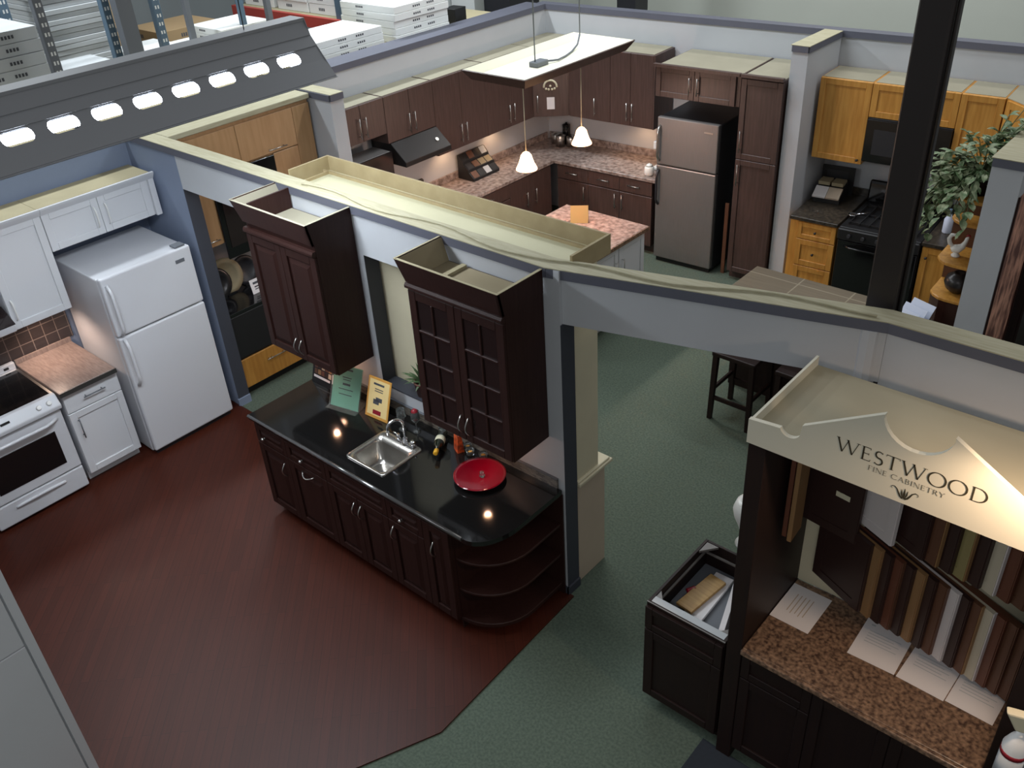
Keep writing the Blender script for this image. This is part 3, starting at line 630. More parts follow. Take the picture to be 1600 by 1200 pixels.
p, w, k = card_board('flyer', 'yellow printed flyer with an orange border standing left of the faucet', 'flyer', -4.49, -4.27, 3.27, ZC, 0.285, 0.10, 'paper_orange', t=0.004, rot=math.radians(4))
lines(p, 'yellow_field', [(0.02, -0.86, 0.86, 0.25)], w, k, 'paper_yellow', 0.001)
lines(p, 'print', [(0.235, -0.5, 0.42, 0.014), (0.205, -0.36, 0.36, 0.006), (0.19, -0.36, 0.36, 0.006), (0.10, -0.4, 0.1, 0.035), (0.12, -0.2, 0.35, 0.03)], w, k, 'ink', 0.002)
lines(p, 'price', [(0.03, -0.35, 0.35, 0.03)], w, k, 'red_dark', 0.002)
def wine_glass(label, x, y, cloth=None, h=0.17):
    q = thing('wine_glass', label, 'glass', (x, y, ZC), 0, 'glasses by the sink')
    b = MB(); b.lathe([(0.03, 0.0), (0.03, 0.003), (0.005, 0.008), (0.004, 0.07), (0.02, 0.085), (0.034, 0.11), (0.03, h), (0.028, h), (0.031, 0.11), (0.016, 0.09), (0.001, 0.08)], 0, 0, 0, 16); b.build('bowl', 'clear', q)
    if cloth:
        b = MB(); b.lathe([(0.004, 0.09), (0.022, 0.10), (0.028, 0.13), (0.024, 0.175), (0.008, 0.19)], 0, 0, 0, 10); b.build('napkin', cloth, q)
wine_glass('stemmed glass holding a red napkin behind the faucet', -4.03, 3.34, 'red_dark')
wine_glass('empty stemmed glass left of the red napkin glass', -4.13, 3.30)
wine_glass('empty stemmed glass beside the wine bottle', -3.80, 3.38, None, 0.15)
p = thing('wine_bottle', 'dark green wine bottle with yellow cap lying tilted toward the sink', 'bottle', (-3.77, 3.30, ZC + 0.036), 0)
dv = Vector((0.11, -0.16, 0.02)).normalized(); q0 = Vector((-0.03, 0.05, 0.0))
def along(segs): return [(q0 + dv * t, r) for t, r in segs]
def bottle_part(segs, name, mt):
    b = MB(); u = dv.orthogonal().normalized(); v = dv.cross(u)
    b.loft([[pp + (u * math.cos(2 * PI * i / 16) + v * math.sin(2 * PI * i / 16)) * r for i in range(16)] for pp, r in along(segs)]); b.build(name, mt, p)
bottle_part([(-0.08, 0.030), (-0.075, 0.035), (0.08, 0.035), (0.10, 0.028), (0.125, 0.014), (0.16, 0.0135)], 'glass_body', 'bottle_green')
bottle_part([(0.158, 0.016), (0.20, 0.0165), (0.205, 0.012)], 'cap', 'yellow_cap')
bottle_part([(0.01, 0.0356), (0.065, 0.0356)], 'label', 'label_cream')
p = thing('gift_bag', 'small orange gift bag standing by the backsplash', 'bag', (-3.64, 3.36, ZC), math.radians(-25))
b = MB(); b.hexa([(-0.035, -0.025, 0), (0.035, -0.025, 0), (0.035, 0.025, 0), (-0.035, 0.025, 0), (-0.038, -0.012, 0.14), (0.038, -0.012, 0.14), (0.038, 0.012, 0.14), (-0.038, 0.012, 0.14)]); b.build('bag_body', 'orange', p)
b = MB(); b.tube([(-0.02 + 0.04 * i / 8, -0.012, 0.14 + 0.04 * math.sin(PI * i / 8)) for i in range(9)], 0.002, 6); b.build('handle', 'label_cream', p)
for k_, (x, y, lab) in enumerate(((-3.60, 3.405, 'clear votive candle holder nearest the orange bag'), (-3.545, 3.37, 'clear votive candle holder between the other two votives'), (-3.45, 3.395, 'clear votive candle holder behind the red plate'))):
    q = thing('votive_holder', lab, 'candle holder', (x, y, ZC), 0, 'votive holders')
    b = MB(); b.lathe([(0.02, 0), (0.026, 0.004), (0.03, 0.04), (0.027, 0.04), (0.022, 0.01), (0.002, 0.008)], 0, 0, 0, 16); b.build('cup', 'clear', q)
    b = MB(); b.lathe([(0.016, 0.011), (0.016, 0.024), (0.002, 0.026)], 0, 0, 0, 12); b.build('candle', 'paper_orange', q)
p = thing('plate', 'round red glass plate on the black counter', 'plate', (-3.325, 3.225, ZC))
b = MB(); b.lathe([(0.05, 0.0), (0.075, 0.004), (0.155, 0.026), (0.172, 0.030), (0.172, 0.034), (0.154, 0.030), (0.075, 0.010), (0.03, 0.008), (0.001, 0.008)], 0, 0, 0, 40); b.build('dish', 'red_glass', p)
b = MB(); b.lathe([(0.012, 0.0085), (0.02, 0.02), (0.008, 0.03), (0.016, 0.045), (0.002, 0.048)], 0.01, 0.01, 0, 14); b.build('glass_stopper', 'clear', p)
# plant in the pass-through
p = thing('potted_plant', 'leafy green potted plant on the pass-through sill', 'plant', (-4.12, 3.525, 1.097))
b = MB(); b.lathe([(0.045, 0), (0.06, 0.10), (0.064, 0.10), (0.064, 0.115), (0.056, 0.115), (0.05, 0.09), (0.001, 0.085)], 0, 0, 0, 18); b.build('pot', 'terracotta', p)
b = MB(); rnd = random.Random(3)
for i in range(60):
    a = rnd.uniform(0, 2 * PI); el = rnd.uniform(0.35, 1.35); L = rnd.uniform(0.13, 0.26); wdt = rnd.uniform(0.006, 0.012)
    dx, dy = math.cos(a), math.sin(a) * 0.5; pts = []
    for j in range(6):
        t = j / 5; hgt = 0.09 + L * (math.sin(el) * t - 0.38 * t * t); rad = L * math.cos(el) * t
        pts.append((Vector((dx * rad, dy * rad, hgt)), wdt * math.sin(PI * min(0.97, t * 0.9 + 0.1))))
    sv = Vector((-dy, dx, 0)).normalized()
    for (p0, w0), (p1, w1) in zip(pts, pts[1:]): b.face([p0 - sv * w0, p0 + sv * w0, p1 + sv * w1, p1 - sv * w1])
b.build('foliage', 'leaf_grass', p, fix=False)

# ================================================================== CREAM HUTCH BEHIND THE PARTITION
p = thing('hutch', 'cream hutch against the rear of the partition, its tray-like top showing above the wall', 'hutch', (-5.34, 3.59, 0))
HW = 2.52
b = MB(); b.box(0.02, HW, 0, 0.31, 0.0, 0.86); b.build('base', 'beige', p, bevel=0.003)
b = MB(); b.box(0, HW + 0.03, 0, 0.36, 0.86, 0.885); b.box(0, HW + 0.018, 0, 0.345, 0.885, 0.90); b.build('ledge', 'cream', p, bevel=0.004)
b = MB(); b.box(0.02, 0.05, 0, 0.235, 0.90, 2.37); b.box(HW - 0.02, HW, 0, 0.235, 0.90, 2.37); b.box(0.05, HW - 0.02, 0.0, 0.015, 0.90, 2.37); b.box(0.05, HW - 0.02, 0.015, 0.20, 0.90, 0.91)
b.build('upper_cabinet', 'cream', p)
b = MB(); b.box(0.0, HW, 0, 0.345, 2.37, 2.385); b.build('tray_floor', 'tray_cream', p)
b = MB()
b.box(-0.005, HW + 0.005, 0.345, 0.36, 2.37, 2.49); b.box(-0.005, 0.012, 0.0, 0.345, 2.37, 2.49); b.box(HW - 0.012, HW + 0.005, 0.0, 0.345, 2.37, 2.49)
b.box(0.012, HW - 0.012, 0.285, 0.30, 2.385, 2.405); b.box(0.06, 0.075, 0.0, 0.285, 2.385, 2.405); b.build('tray_rim', 'tray_wood', p)
# cable along the plate
p = thing('cable', 'cream cable lying along the top plate of the turned header', 'cable', (0, 0, 0))
b = MB(); path = []
for i in range(64):
    t = -2.2 + i * 0.062
    y = 3.50 if t < 0 else None
    nx_ = 0.05 + 0.035 * math.sin(i * 0.37) * (1 if i % 2 else 0.9)
    if t < 0: path.append((-2.895 + t, YM + nx_, ZT + 0.014))
    elif t < HL: x, y = hp(t, nx_); path.append((x, y, ZT + 0.014))
b.tube(path, 0.006, 6); b.build('cord', 'raw_wood', p)

# ================================================================== HONEY KITCHEN (left wall, beyond the doorway)
c = cabinet('wall_cabinet', 'honey wood wall cabinets with flip-up doors seen over the partition, around a black microwave', 'cabinet', (-7.0, 3.615, 1.40), LR, 1.43, 0.405, 1.0, 'honey',
    [('door', 0.0, 0.27, 0.0, 0.62, 'slab', ('h', 0.14, 0.06, 0.17)), ('door', 0.0, 0.62, 0.625, 0.965, 'slab', ('h', 0.45, 0.66, 0.18)), ('door', 0.62, 1.235, 0.625, 0.965, 'slab', ('h', 1.0, 0.665, 0.2)),
     ('door', 0.955, 1.235, 0.0, 0.62, 'slab'), ('end_panel', 1.235, 1.43, 0.0, 0.965, 'slab')])
b = MB(); b.box(-0.01, 1.44, -0.035, 0.40, 1.0, 1.045); b.build('crown', 'raw_wood', c, bevel=0.004)
p = thing('microwave', 'black microwave hung under the honey wood wall cabinets', 'microwave', (-6.985, 3.89, 1.24), LR)
b = MB(); b.box(0.0, 0.675, -0.02, 0.0, 0.0, 0.775); b.build('front', 'black_gloss', p, bevel=0.004)
b = MB(); b.box(0.05, 0.47, -0.024, -0.02, 0.1, 0.6); b.build('window', 'glass_dark', p)
b = MB(); b.cyl((0.52, -0.05, 0.12), (0.52, -0.05, 0.60), 0.009); b.build('handle', 'charcoal', p)
c = cabinet('base_cabinet', 'honey wood base cabinet with a black front, on the floor beyond the left doorway', 'cabinet', (-6.72, 3.60, 0.0), LR, 1.46, 0.68, 0.84, 'black_matt',
    [('panel', 0, 0.72, 0.42, 0.84, 'slab'), ('panel', 0.72, 1.46, 0.42, 0.84, 'slab')], kick=0.10)
d = add_front(c, 'drawer', 0.0, 0.72, 0.105, 0.40, 'slab', 'honey_low', ('h', 0.40, 0.30, 0.22)); d2 = add_front(c, 'drawer', 0.72, 1.46, 0.105, 0.40, 'slab', 'honey_low', ('h', 0.37, 0.30, 0.22))
p = thing('countertop', 'black countertop of the honey wood kitchen beyond the left doorway', 'countertop', (-7.40, 3.60, 0.842))
b = MB(); b.box(0, 0.70, 0, 1.46, 0, 0.035); b.build('slab', 'black_gloss', p, bevel=0.003)
for k_, (y, r, col_, lab) in enumerate(((3.75, 0.15, 'pewter', 'dark round plate leaning behind the left doorway, nearest the doorway edge'), (3.88, 0.17, 'sand', 'large tan and black plate leaning between two darker plates'), (4.10, 0.14, 'charcoal', 'black plate leaning behind the white counter sign'))):
    q = thing('display_plate', lab, 'plate', (-7.02 - 0.03 * k_, y, 0.878), LR, 'display plates')
    b = MB(); tl = 0.25
    def tp(r_, o): return [(r_ * math.cos(2 * PI * i / 28), o + (r * 1.0 + r_ * math.sin(2 * PI * i / 28)) * tl, (r + r_ * math.sin(2 * PI * i / 28)) * 0.97) for i in range(28)]
    b.loft([tp(r, 0.0), tp(r, -0.008), tp(r * 0.68, -0.002), tp(r * 0.66, 0.004), tp(0.002, 0.004)], cap=False); b.build('dish', col_, q)
    b = MB(); b.box(-0.05, 0.05, -0.01, 0.10, 0, 0.012); b.build('stand', 'black_matt', q)
p, w, k = card_board('counter_sign', 'small white sign with black print on the black counter beyond the left doorway', 'sign', -0.07, 0.07, 0, 0, 0.13, 0.03, 'paper_white', t=0.004)
p.location = (-6.86, 4.05, 0.878); p.rotation_euler = (0, 0, LR)
lines(p, 'print', [(0.085, -0.6, 0.5, 0.02), (0.055, -0.5, 0.6, 0.012), (0.035, -0.5, 0.3, 0.008)], w, k, 'ink')
b = MB(); b.box(-0.05, 0.05, 0.005, 0.05, 0, 0.008); b.build('foot', 'black_matt', p)

# ================================================================== DARK WOOD KITCHEN
XD = -7.275
def dl(name, label, y0, xf, w, h, z0, fronts, **k):
    return cabinet(name, label, 'cabinet', (xf, y0, z0), LR, w, xf - XD, h, 'walnut', fronts, **k)
UG = 'dark wood wall cabinets'
UPT = 'dusty_board'
specs = [(5.30, 0.62, 1.83, 'first from the pale stub wall', [('door', 0, 0.31, 'v', 0.27), ('door', 0.31, 0.62, 'v', 0.35)]),
         (5.92, 0.68, 1.72, 'above the grey range hood', [('door', 0, 0.34, 'v', 0.30), ('door', 0.34, 0.68, 'v', 0.38)])]
for y0, w_, zb, lab, drs in specs:
    fr = [(a[0], a[1], a[2], 0.0, 2.19 - zb, 'slab', (a[3], a[4], 0.14, 0.20)) for a in drs]
    c = dl('wall_cabinet', 'dark wood wall cabinet on the far left wall, ' + lab, y0, -6.985, w_, 2.19 - zb, zb, fr, group=UG, top_mat=UPT)
for y0, w_, lab, hx0 in ((6.60, 0.80, 'right of the grey range hood', 0.40), (7.40, 0.80, 'next to the angled corner cabinet', 0.43)):
    c = dl('wall_cabinet', 'tall dark wood wall cabinet on the far left wall, ' + lab, y0, -6.985, w_, 0.80, 1.39,
           [('door', 0, 0.40, 0.0, 0.80, 'slab', ('v', 0.36, 0.16, 0.2)), ('door', 0.40, 0.80, 0.0, 0.80, 'slab', ('v', 0.44, 0.16, 0.2))], group=UG, top_mat=UPT)
# angled corner cabinet
p = thing('corner_cabinet', 'angled dark wood corner wall cabinet behind the pendant lamps', 'cabinet', (0, 0, 1.39))
A = (-6.985, 8.20); Bp = bp(0.62, -0.42)
b = MB(); b.prism([A, Bp, bp(0.62, -0.01), bp(0.02, -0.01), (XD + 0.005, 8.20)], 0, 0.80); b.build('body', 'walnut', p)
b = MB(); b.prism([A, Bp, bp(0.62, -0.01), bp(0.02, -0.01), (XD + 0.005, 8.20)], 0.80, 0.804); b.build('top_panel', 'dusty_board', p)
dn = Vector((Bp[0] - A[0], Bp[1] - A[1])); LD = dn.length; ang = math.atan2(dn.y, dn.x)
def ang_front():
    b = MB(); ux = Vector((math.cos(ang), math.sin(ang), 0)); uy = Vector((-math.sin(ang), math.cos(ang), 0)); a3 = Vector((A[0], A[1], 0))
    c0 = a3 + ux * LD / 2 - uy * 0.011; b.obox((c0.x, c0.y, 0.40), ux, uy, (0, 0, 1), LD / 2 - 0.02, 0.01, 0.395); d = b.build('door', 'walnut', p)
    b = MB(); h0 = a3 + ux * 0.07 - uy * 0.05; b.cyl((h0.x, h0.y, 0.06), (h0.x, h0.y, 0.26), 0.005)
    for z_ in (0.085, 0.235): b.cyl((h0.x, h0.y, z_), (h0.x + uy.x * 0.03, h0.y + uy.y * 0.03, z_), 0.004)
    b.build('handle', 'steel_handle', d)
    return a3, ux, uy
a3, ux, uy = ang_front()
def on_angle(t, z, off): v = a3 + ux * t - uy * off; return (v.x, v.y, z)
p = thing('notice', 'small white notice stuck on the angled dark wood corner cabinet', 'notice', on_angle(LD * 0.5, 1.48, 0.0245), ang)
b = MB(); b.box(-0.045, 0.045, 0, 0.002, 0, 0.14); b.build('sheet', 'paper_white', p)
p = thing('wreath_decal', 'pale floral ornament on the angled dark wood corner cabinet above the white notice', 'decoration', on_angle(LD * 0.5, 1.72, 0.0265), ang)
b = MB()
for i in range(14):
    a = PI * (0.02 + 0.96 * i / 13); rr = 0.075
    b.sphere((rr * math.cos(a), 0, 0.02 + rr * math.sin(a)), 0.013, 1.0, 8, 5)
for (x_, z_) in ((-0.05, 0.0), (-0.02, -0.008), (0.02, -0.008), (0.05, 0.0), (0, 0.03)): b.sphere((x_, 0, z_), 0.014, 1.0, 8, 5)
b.build('flowers', 'label_cream', p)
# back wall units: local x along the wall
def bk(name, label, s, t, w, d, h, z0, mt, fronts, cat='cabinet', **k):
    x, y = bp(s, t); return cabinet(name, label, cat, (x, y, z0), BA, w, d, h, mt, fronts, **k)
c = bk('wall_cabinet', 'dark wood wall cabinet on the back wall, right of the angled corner cabinet', 0.63, -0.42, 0.56, 0.41, 0.80, 1.39, 'walnut',
   [('door', 0.0, 0.56, 0.0, 0.80, 'slab', ('v', 0.36, 0.16, 0.2))], group=UG, top_mat=UPT)
c = bk('wall_cabinet', 'dark wood wall cabinet on the back wall, left of the steel refrigerator', 1.19, -0.42, 0.55, 0.41, 0.80, 1.39, 'walnut',
   [('door', 0.0, 0.265, 0.0, 0.80, 'slab', ('v', 0.23, 0.16, 0.2)), ('door', 0.265, 0.55, 0.0, 0.80, 'slab', ('v', 0.30, 0.16, 0.2))], group=UG, top_mat=UPT)
b = MB(); b.box(0.55, 0.57, -0.02, 0.4, 0, 0.8); b.build('filler', 'walnut', c)
FT = -0.78
c = bk('wall_cabinet', 'dark wood cabinet over the steel refrigerator', 1.96, FT + 0.02, 0.945, 0.745, 0.31, 1.88, 'walnut',
   [('door', 0.0, 0.445, 0.0, 0.31, 'shaker', ('v', 0.40, 0.15, 0.17)), ('door', 0.445, 0.90, 0.0, 0.31, 'shaker', ('v', 0.49, 0.15, 0.17))], group=UG, top_mat='dusty_board')
b = MB(); b.box(-0.02, 0.945, -0.05, 0.0, 0.305, 0.335); b.build('crown', 'walnut', c)
c = bk('pantry_cabinet', 'tall dark wood pantry between the steel refrigerator and the pale partition', 2.915, FT + 0.02, 0.435, 0.745, 2.19, 0.0, 'walnut',
   [('door', 0.0, 0.435, 0.1, 1.36, 'shaker', ('v', 0.04, 1.2, 0.22)), ('door', 0.0, 0.435, 1.365, 2.17, 'shaker', ('v', 0.04, 1.55, 0.22))], kick=0.1, top_mat='dusty_board')
b = MB(); b.box(0.0, 0.435, -0.05, 0.0, 2.185, 2.215); b.build('crown', 'walnut', c)
p = thing('refrigerator', 'stainless steel top-freezer refrigerator with dark sides in the dark wood kitchen', 'refrigerator', (bp(2.0, FT)[0], bp(2.0, FT)[1], 0), BA)
b = MB(); b.box(0, 0.71, 0.06, 0.74, 0.03, 1.66); b.build('body', 'charcoal', p, bevel=0.008)
b = MB(); b.box(0.02, 0.69, 0.03, 0.70, 0, 0.05); b.build('base_grille', 'black_matt', p)
d = MB(); d.box(0, 0.71, 0, 0.058, 1.155, 1.67); fd = d.build('freezer_door', 'steel', p, bevel=0.01, seg=2)
d = MB(); d.box(0, 0.71, 0, 0.058, 0.055, 1.143); rd = d.build('fresh_food_door', 'steel', p, bevel=0.01, seg=2)
fr_handle(fd, 1.20, 1.58, 'steel_handle', 0.045); fr_handle(rd, 0.70, 1.10, 'charcoal', 0.045)
b = MB(); b.box(0.55, 0.65, -0.003, 0, 1.57, 1.585); b.build('badge', 'steel_handle', fd)
p = thing('wood_strip', 'tan wooden strip standing beside the steel refrigerator', 'board', (bp(2.80, FT + 0.10)[0], bp(2.80, FT + 0.10)[1], 0), BA)
b = MB(); b.box(0, 0.04, 0, 0.02, 0, 0.82); b.build('strip', 'sample_brown', p)
# base units
BG = 'dark wood base cabinets'
dl('base_cabinet', 'dark wood base cabinet on the far left wall behind the cream hutch tray', 6.60, -6.71, 0.80, 0.88, 0.0,
   [('door', 0, 0.40, 0.10, 0.70, 'slab', ('v', 0.36, 0.58, 0.18)), ('door', 0.40, 0.80, 0.10, 0.70, 'slab', ('v', 0.44, 0.58, 0.18)), ('drawer', 0, 0.80, 0.71, 0.87, 'slab', ('h', 0.4, 0.80, 0.18))], kick=0.1, group=BG)
dl('base_cabinet', 'dark wood base cabinet on the far left wall below the near pendant lamp', 7.40, -6.71, 0.75, 0.88, 0.0,
   [('door', 0, 0.375, 0.10, 0.87, 'slab', ('v', 0.28, 0.60, 0.18)), ('door', 0.375, 0.75, 0.10, 0.87, 'slab', ('v', 0.44, 0.60, 0.18))], kick=0.1, group=BG)
bk('base_cabinet', 'dark wood base cabinet on the back wall nearest the inside corner', 0.60, -0.66, 0.44, 0.64, 0.88, 0.0, 'walnut',
   [('drawer', 0, 0.44, 0.71, 0.87, 'slab', ('h', 0.22, 0.80, 0.16)), ('door', 0, 0.44, 0.10, 0.70, 'slab', ('v', 0.39, 0.58, 0.18))], kick=0.1, group=BG)
bk('base_cabinet', 'dark wood base cabinet with two drawers on the back wall beside the steel refrigerator', 1.04, -0.66, 0.86, 0.64, 0.88, 0.0, 'walnut',
   [('drawer', 0, 0.43, 0.71, 0.87, 'slab', ('h', 0.22, 0.80, 0.16)), ('drawer', 0.43, 0.86, 0.71, 0.87, 'slab', ('h', 0.63, 0.80, 0.16)), ('door', 0, 0.43, 0.10, 0.70, 'slab', ('v', 0.38, 0.58, 0.18)), ('door', 0.43, 0.86, 0.10, 0.70, 'slab', ('v', 0.475, 0.58, 0.18))], kick=0.1, group=BG)
p = thing('countertop', 'L-shaped rust and brown granite-pattern countertop under the dark wood wall cabinets', 'countertop', (0, 0, 0.882))
q1 = bp(0.56, -0.69); q2 = bp(1.94, -0.69); q3 = bp(1.94, -0.01); q4 = bp(0.02, -0.01)
b = MB(); b.prism([(-6.68, 6.59), (-6.68, q1[1] - 0.02), q1, q2, q3, q4, (XD, 6.59)], 0, 0.038); b.build('slab', 'counter_rust', p, bevel=0.003)
b = MB(); b.box(XD + 0.001, XD + 0.02, 6.59, 8.80, 0.039, 0.12); b.prism([bp(0.03, -0.03), bp(1.94, -0.03), bp(1.94, -0.01), bp(0.03, -0.01)], 0.039, 0.12); b.build('backsplash', 'counter_rust', p)
p = thing('range_hood', 'grey slanted range hood under the dark wood wall cabinets on the far left wall', 'range hood', (-7.27, 5.95, 1.50), 0)
b = MB(); b.extr([(0, 0), (0.50, 0), (0.50, 0.05), (0.30, 0.215), (0, 0.215)], 'y', 0.0, 0.66); b.build('body', 'pewter', p, bevel=0.004)
b = MB(); b.cyl((0.41, 0.54, 0.125), (0.42, 0.54, 0.135), 0.02); b.build('switch', 'steel_handle', p)
p = thing('microwave', 'small steel-topped microwave on a ledge beside the pale stub wall', 'microwave', (-6.86, 5.36, 1.40), LR)
b = MB(); b.box(0, 0.50, 0.02, 0.28, 0.0, 0.28); b.build('body', 'steel', p, bevel=0.004)
b = MB(); b.box(0, 0.50, 0, 0.019, 0.0, 0.28); b.build('door', 'black_gloss', p)
p = thing('range', 'black range below the grey hood on the far left wall', 'stove', (-6.70, 5.90, 0), LR)
b = MB(); b.box(0, 0.69, 0, 0.56, 0, 0.91); b.build('body', 'charcoal', p, bevel=0.004)
b = MB(); b.box(0, 0.69, 0.52, 0.57, 0.91, 1.10); b.build('control_panel', 'charcoal', p, bevel=0.02)
b = MB(); b.box(0.06, 0.63, -0.02, 0.0, 0.2, 0.75); b.build('oven_door', 'black_gloss', p, bevel=0.004)
cabinet('base_cabinet', 'dark wood base cabinet carrying the small microwave ledge by the pale stub wall', 'cabinet', (-6.71, 5.29, 0), LR, 0.60, 0.56, 1.395, 'walnut', [('door', 0, 0.60, 0.1, 1.39, 'slab')], kick=0.1)
# stepped sample display
p = thing('sample_display', 'black tiered display of small stone and wood samples on the granite-pattern counter', 'display', (-7.00, 7.14, 0.922), LR)
b = MB(); b.extr([(0.0, 0.0), (0.0, 0.03), (0.07, 0.09), (0.08, 0.12), (0.15, 0.17), (0.16, 0.20), (0.22, 0.27), (0.24, 0.27), (0.24, 0.0)], 'x', 0, 0.44); b.build('stand', 'black_matt', p)
cl = ['sample_brown', 'sand', 'pewter', 'charcoal', 'carton_grey', 'sample_brown', 'pewter', 'sand']
for r_, (y0, z0, y1, z1) in enumerate(((0.005, 0.034, 0.066, 0.087), (0.085, 0.124, 0.146, 0.167), (0.165, 0.206, 0.217, 0.266))):
    for k_ in range(4):
        x0 = 0.02 + k_ * 0.105; b = MB(); b.hexa([(x0, y0, z0), (x0 + 0.09, y0, z0), (x0 + 0.09, y0 + 0.004, z0 + 0.006), (x0, y0 + 0.004, z0 + 0.006), (x0, y1, z1), (x0 + 0.09, y1, z1), (x0 + 0.09, y1 + 0.002, z1 + 0.008), (x0, y1 + 0.002, z1 + 0.008)])
        b.build('sample', cl[(r_ * 3 + k_ * 2) % 8], p)
for k_, (dx, dy, h_, r_, mt_, lab) in enumerate(((0.22, -0.16, 0.13, 0.055, 'steel_handle', 'left small steel canister in the counter corner'), (0.33, -0.22, 0.15, 0.06, 'steel_handle', 'middle steel canister in the counter corner'), (0.45, -0.17, 0.13, 0.055, 'steel_handle', 'right small steel canister in the counter corner'), (0.34, -0.10, 0.26, 0.05, 'black_gloss', 'tall dark coffee pot behind the steel canisters'))):
    x, y = bp(dx, dy); q = thing('canister' if k_ < 3 else 'coffee_pot', lab, 'canister' if k_ < 3 else 'pot', (x, y, 0.922), 0, 'steel canisters' if k_ < 3 else None)
    b = MB(); b.lathe([(r_, 0), (r_, h_ * 0.8), (r_ * 0.96, h_ * 0.82)], 0, 0, 0, 18); b.build('body', mt_, q)
    b = MB(); b.lathe([(r_ * 1.02, h_ * 0.82), (r_ * 1.02, h_ * 0.9), (r_ * 0.3, h_ * 0.95), (r_ * 0.25, h_), (0.002, h_)], 0, 0, 0, 18); b.build('lid', mt_, q)
x, y = bp(1.83, -0.30); p = thing('coffee_maker', 'white coffee maker on the granite-pattern counter beside the steel refrigerator', 'coffee maker', (x, y, 0.922), BA)
b = MB(); b.box(-0.085, 0.085, -0.12, 0.12, 0, 0.035); b.box(-0.085, 0.085, 0.03, 0.12, 0.035, 0.33); b.box(-0.085, 0.085, -0.11, 0.03, 0.24, 0.33); b.build('body', 'white_plain', p, bevel=0.01, seg=2)
b = MB(); b.lathe([(0.05, 0.037), (0.062, 0.09), (0.045, 0.17), (0.042, 0.175)], 0, -0.045, 0, 16); b.build('carafe', 'pewter', p)
x, y = bp(1.80, -0.58); p = thing('canister', 'round white jar in front of the white coffee maker', 'jar', (x, y, 0.922))
b = MB(); b.lathe([(0.045, 0), (0.055, 0.02), (0.055, 0.09), (0.04, 0.105)], 0, 0, 0, 16); b.build('body', 'porcelain', p)
b = MB(); b.lathe([(0.042, 0.105), (0.03, 0.125), (0.008, 0.135), (0.002, 0.14)], 0, 0, 0, 14); b.build('lid', 'porcelain', p)
# island
p = thing('kitchen_island', 'white kitchen island in the dark wood kitchen', 'island', (-4.70, 5.80, 0), LR)
b = MB(); b.box(0, 1.36, 0, 0.90, 0.1, 0.885); b.build('body', 'white_lacquer', p, bevel=0.003)
b = MB(); b.box(0.0, 1.36, 0.06, 0.84, 0, 0.1); b.build('toe_kick', 'white_lacquer', p)
for k_ in range(3): add_front(p, 'door', 0.45 * k_ + 0.01, 0.45 * k_ + 0.45, 0.11, 0.88, 'shaker', 'white_lacquer', ('v', 0.45 * k_ + (0.40 if k_ != 2 else 0.06), 0.66, 0.16))
p = thing('countertop', 'brown granite-pattern top of the white kitchen island', 'countertop', (-5.70, 5.76, 0.887))
b = MB(); b.box(0, 1.04, 0, 1.43, 0, 0.038); b.build('slab', 'counter_rust', p, bevel=0.004)
b = MB(); b.box(1.041, 1.049, 0, 1.43, -0.004, 0.034); b.build('front_edge', 'counter_brown', p)
p, w, k = card_board('tent_sign', 'small yellow folded sign on the island top', 'sign', -0.09, 0.09, 0, 0, 0.17, 0.05, 'sign_yellow', t=0.003)
p.location = (-5.28, 6.86, 0.926); p.rotation_euler = (0, 0, math.radians(35))
b = MB(); b.hexa([(-0.09, 0.10, 0), (0.09, 0.10, 0), (0.09, 0.103, 0), (-0.09, 0.103, 0), (-0.09, 0.05, 0.17), (0.09, 0.05, 0.17), (0.09, 0.053, 0.17), (-0.09, 0.053, 0.17)]); b.build('back_sheet', 'sign_yellow', p)
# hanging canopy tray with two pendants
p = thing('pendant_canopy', 'long cream tray-like canopy hung over the island carrying two glowing pendant lamps', 'pendant light', (0, 0, 0))
TX0, TX1, TY0, TY1, TZ = -5.68, -4.98, 5.77, 7.33, 2.65
b = MB(); b.box(TX0 + 0.06, TX1 - 0.06, TY0 + 0.06, TY1 - 0.06, TZ - 0.08, TZ - 0.065); b.build('tray_floor', 'cream_light', p)
b = MB()
def lean(a0, a1, o0, o1, t=0.012):
    a0, a1, o0, o1 = map(Vector, (a0, a1, o0, o1)); n_ = (a1 - a0).cross(o0 - a0).normalized() * t
    b.hexa([a0, a1, a1 + n_, a0 + n_, o0, o1, o1 + n_, o0 + n_])
z0, z1, g = TZ - 0.08, TZ, 0.06
lean((TX0 + g, TY0 + g, z0), (TX1 - g, TY0 + g, z0), (TX0, TY0, z1), (TX1, TY0, z1)); lean((TX1 - g, TY0 + g, z0), (TX1 - g, TY1 - g, z0), (TX1, TY0, z1), (TX1, TY1, z1))
lean((TX1 - g, TY1 - g, z0), (TX0 + g, TY1 - g, z0), (TX1, TY1, z1), (TX0, TY1, z1)); lean((TX0 + g, TY1 - g, z0), (TX0 + g, TY0 + g, z0), (TX0, TY1, z1), (TX0, TY0, z1))
b.build('rim', 'cream_light', p)
o_ = 0.014
b = MB()
lean((TX0 + g - o_, TY0 + g - o_, z0 - 0.012), (TX1 - g + o_, TY0 + g - o_, z0 - 0.012), (TX0 - o_, TY0 - o_, z1 - 0.006), (TX1 + o_, TY0 - o_, z1 - 0.006), -0.010); lean((TX1 - g + o_, TY0 + g - o_, z0 - 0.012), (TX1 - g + o_, TY1 - g + o_, z0 - 0.012), (TX1 + o_, TY0 - o_, z1 - 0.006), (TX1 + o_, TY1 + o_, z1 - 0.006), -0.010)
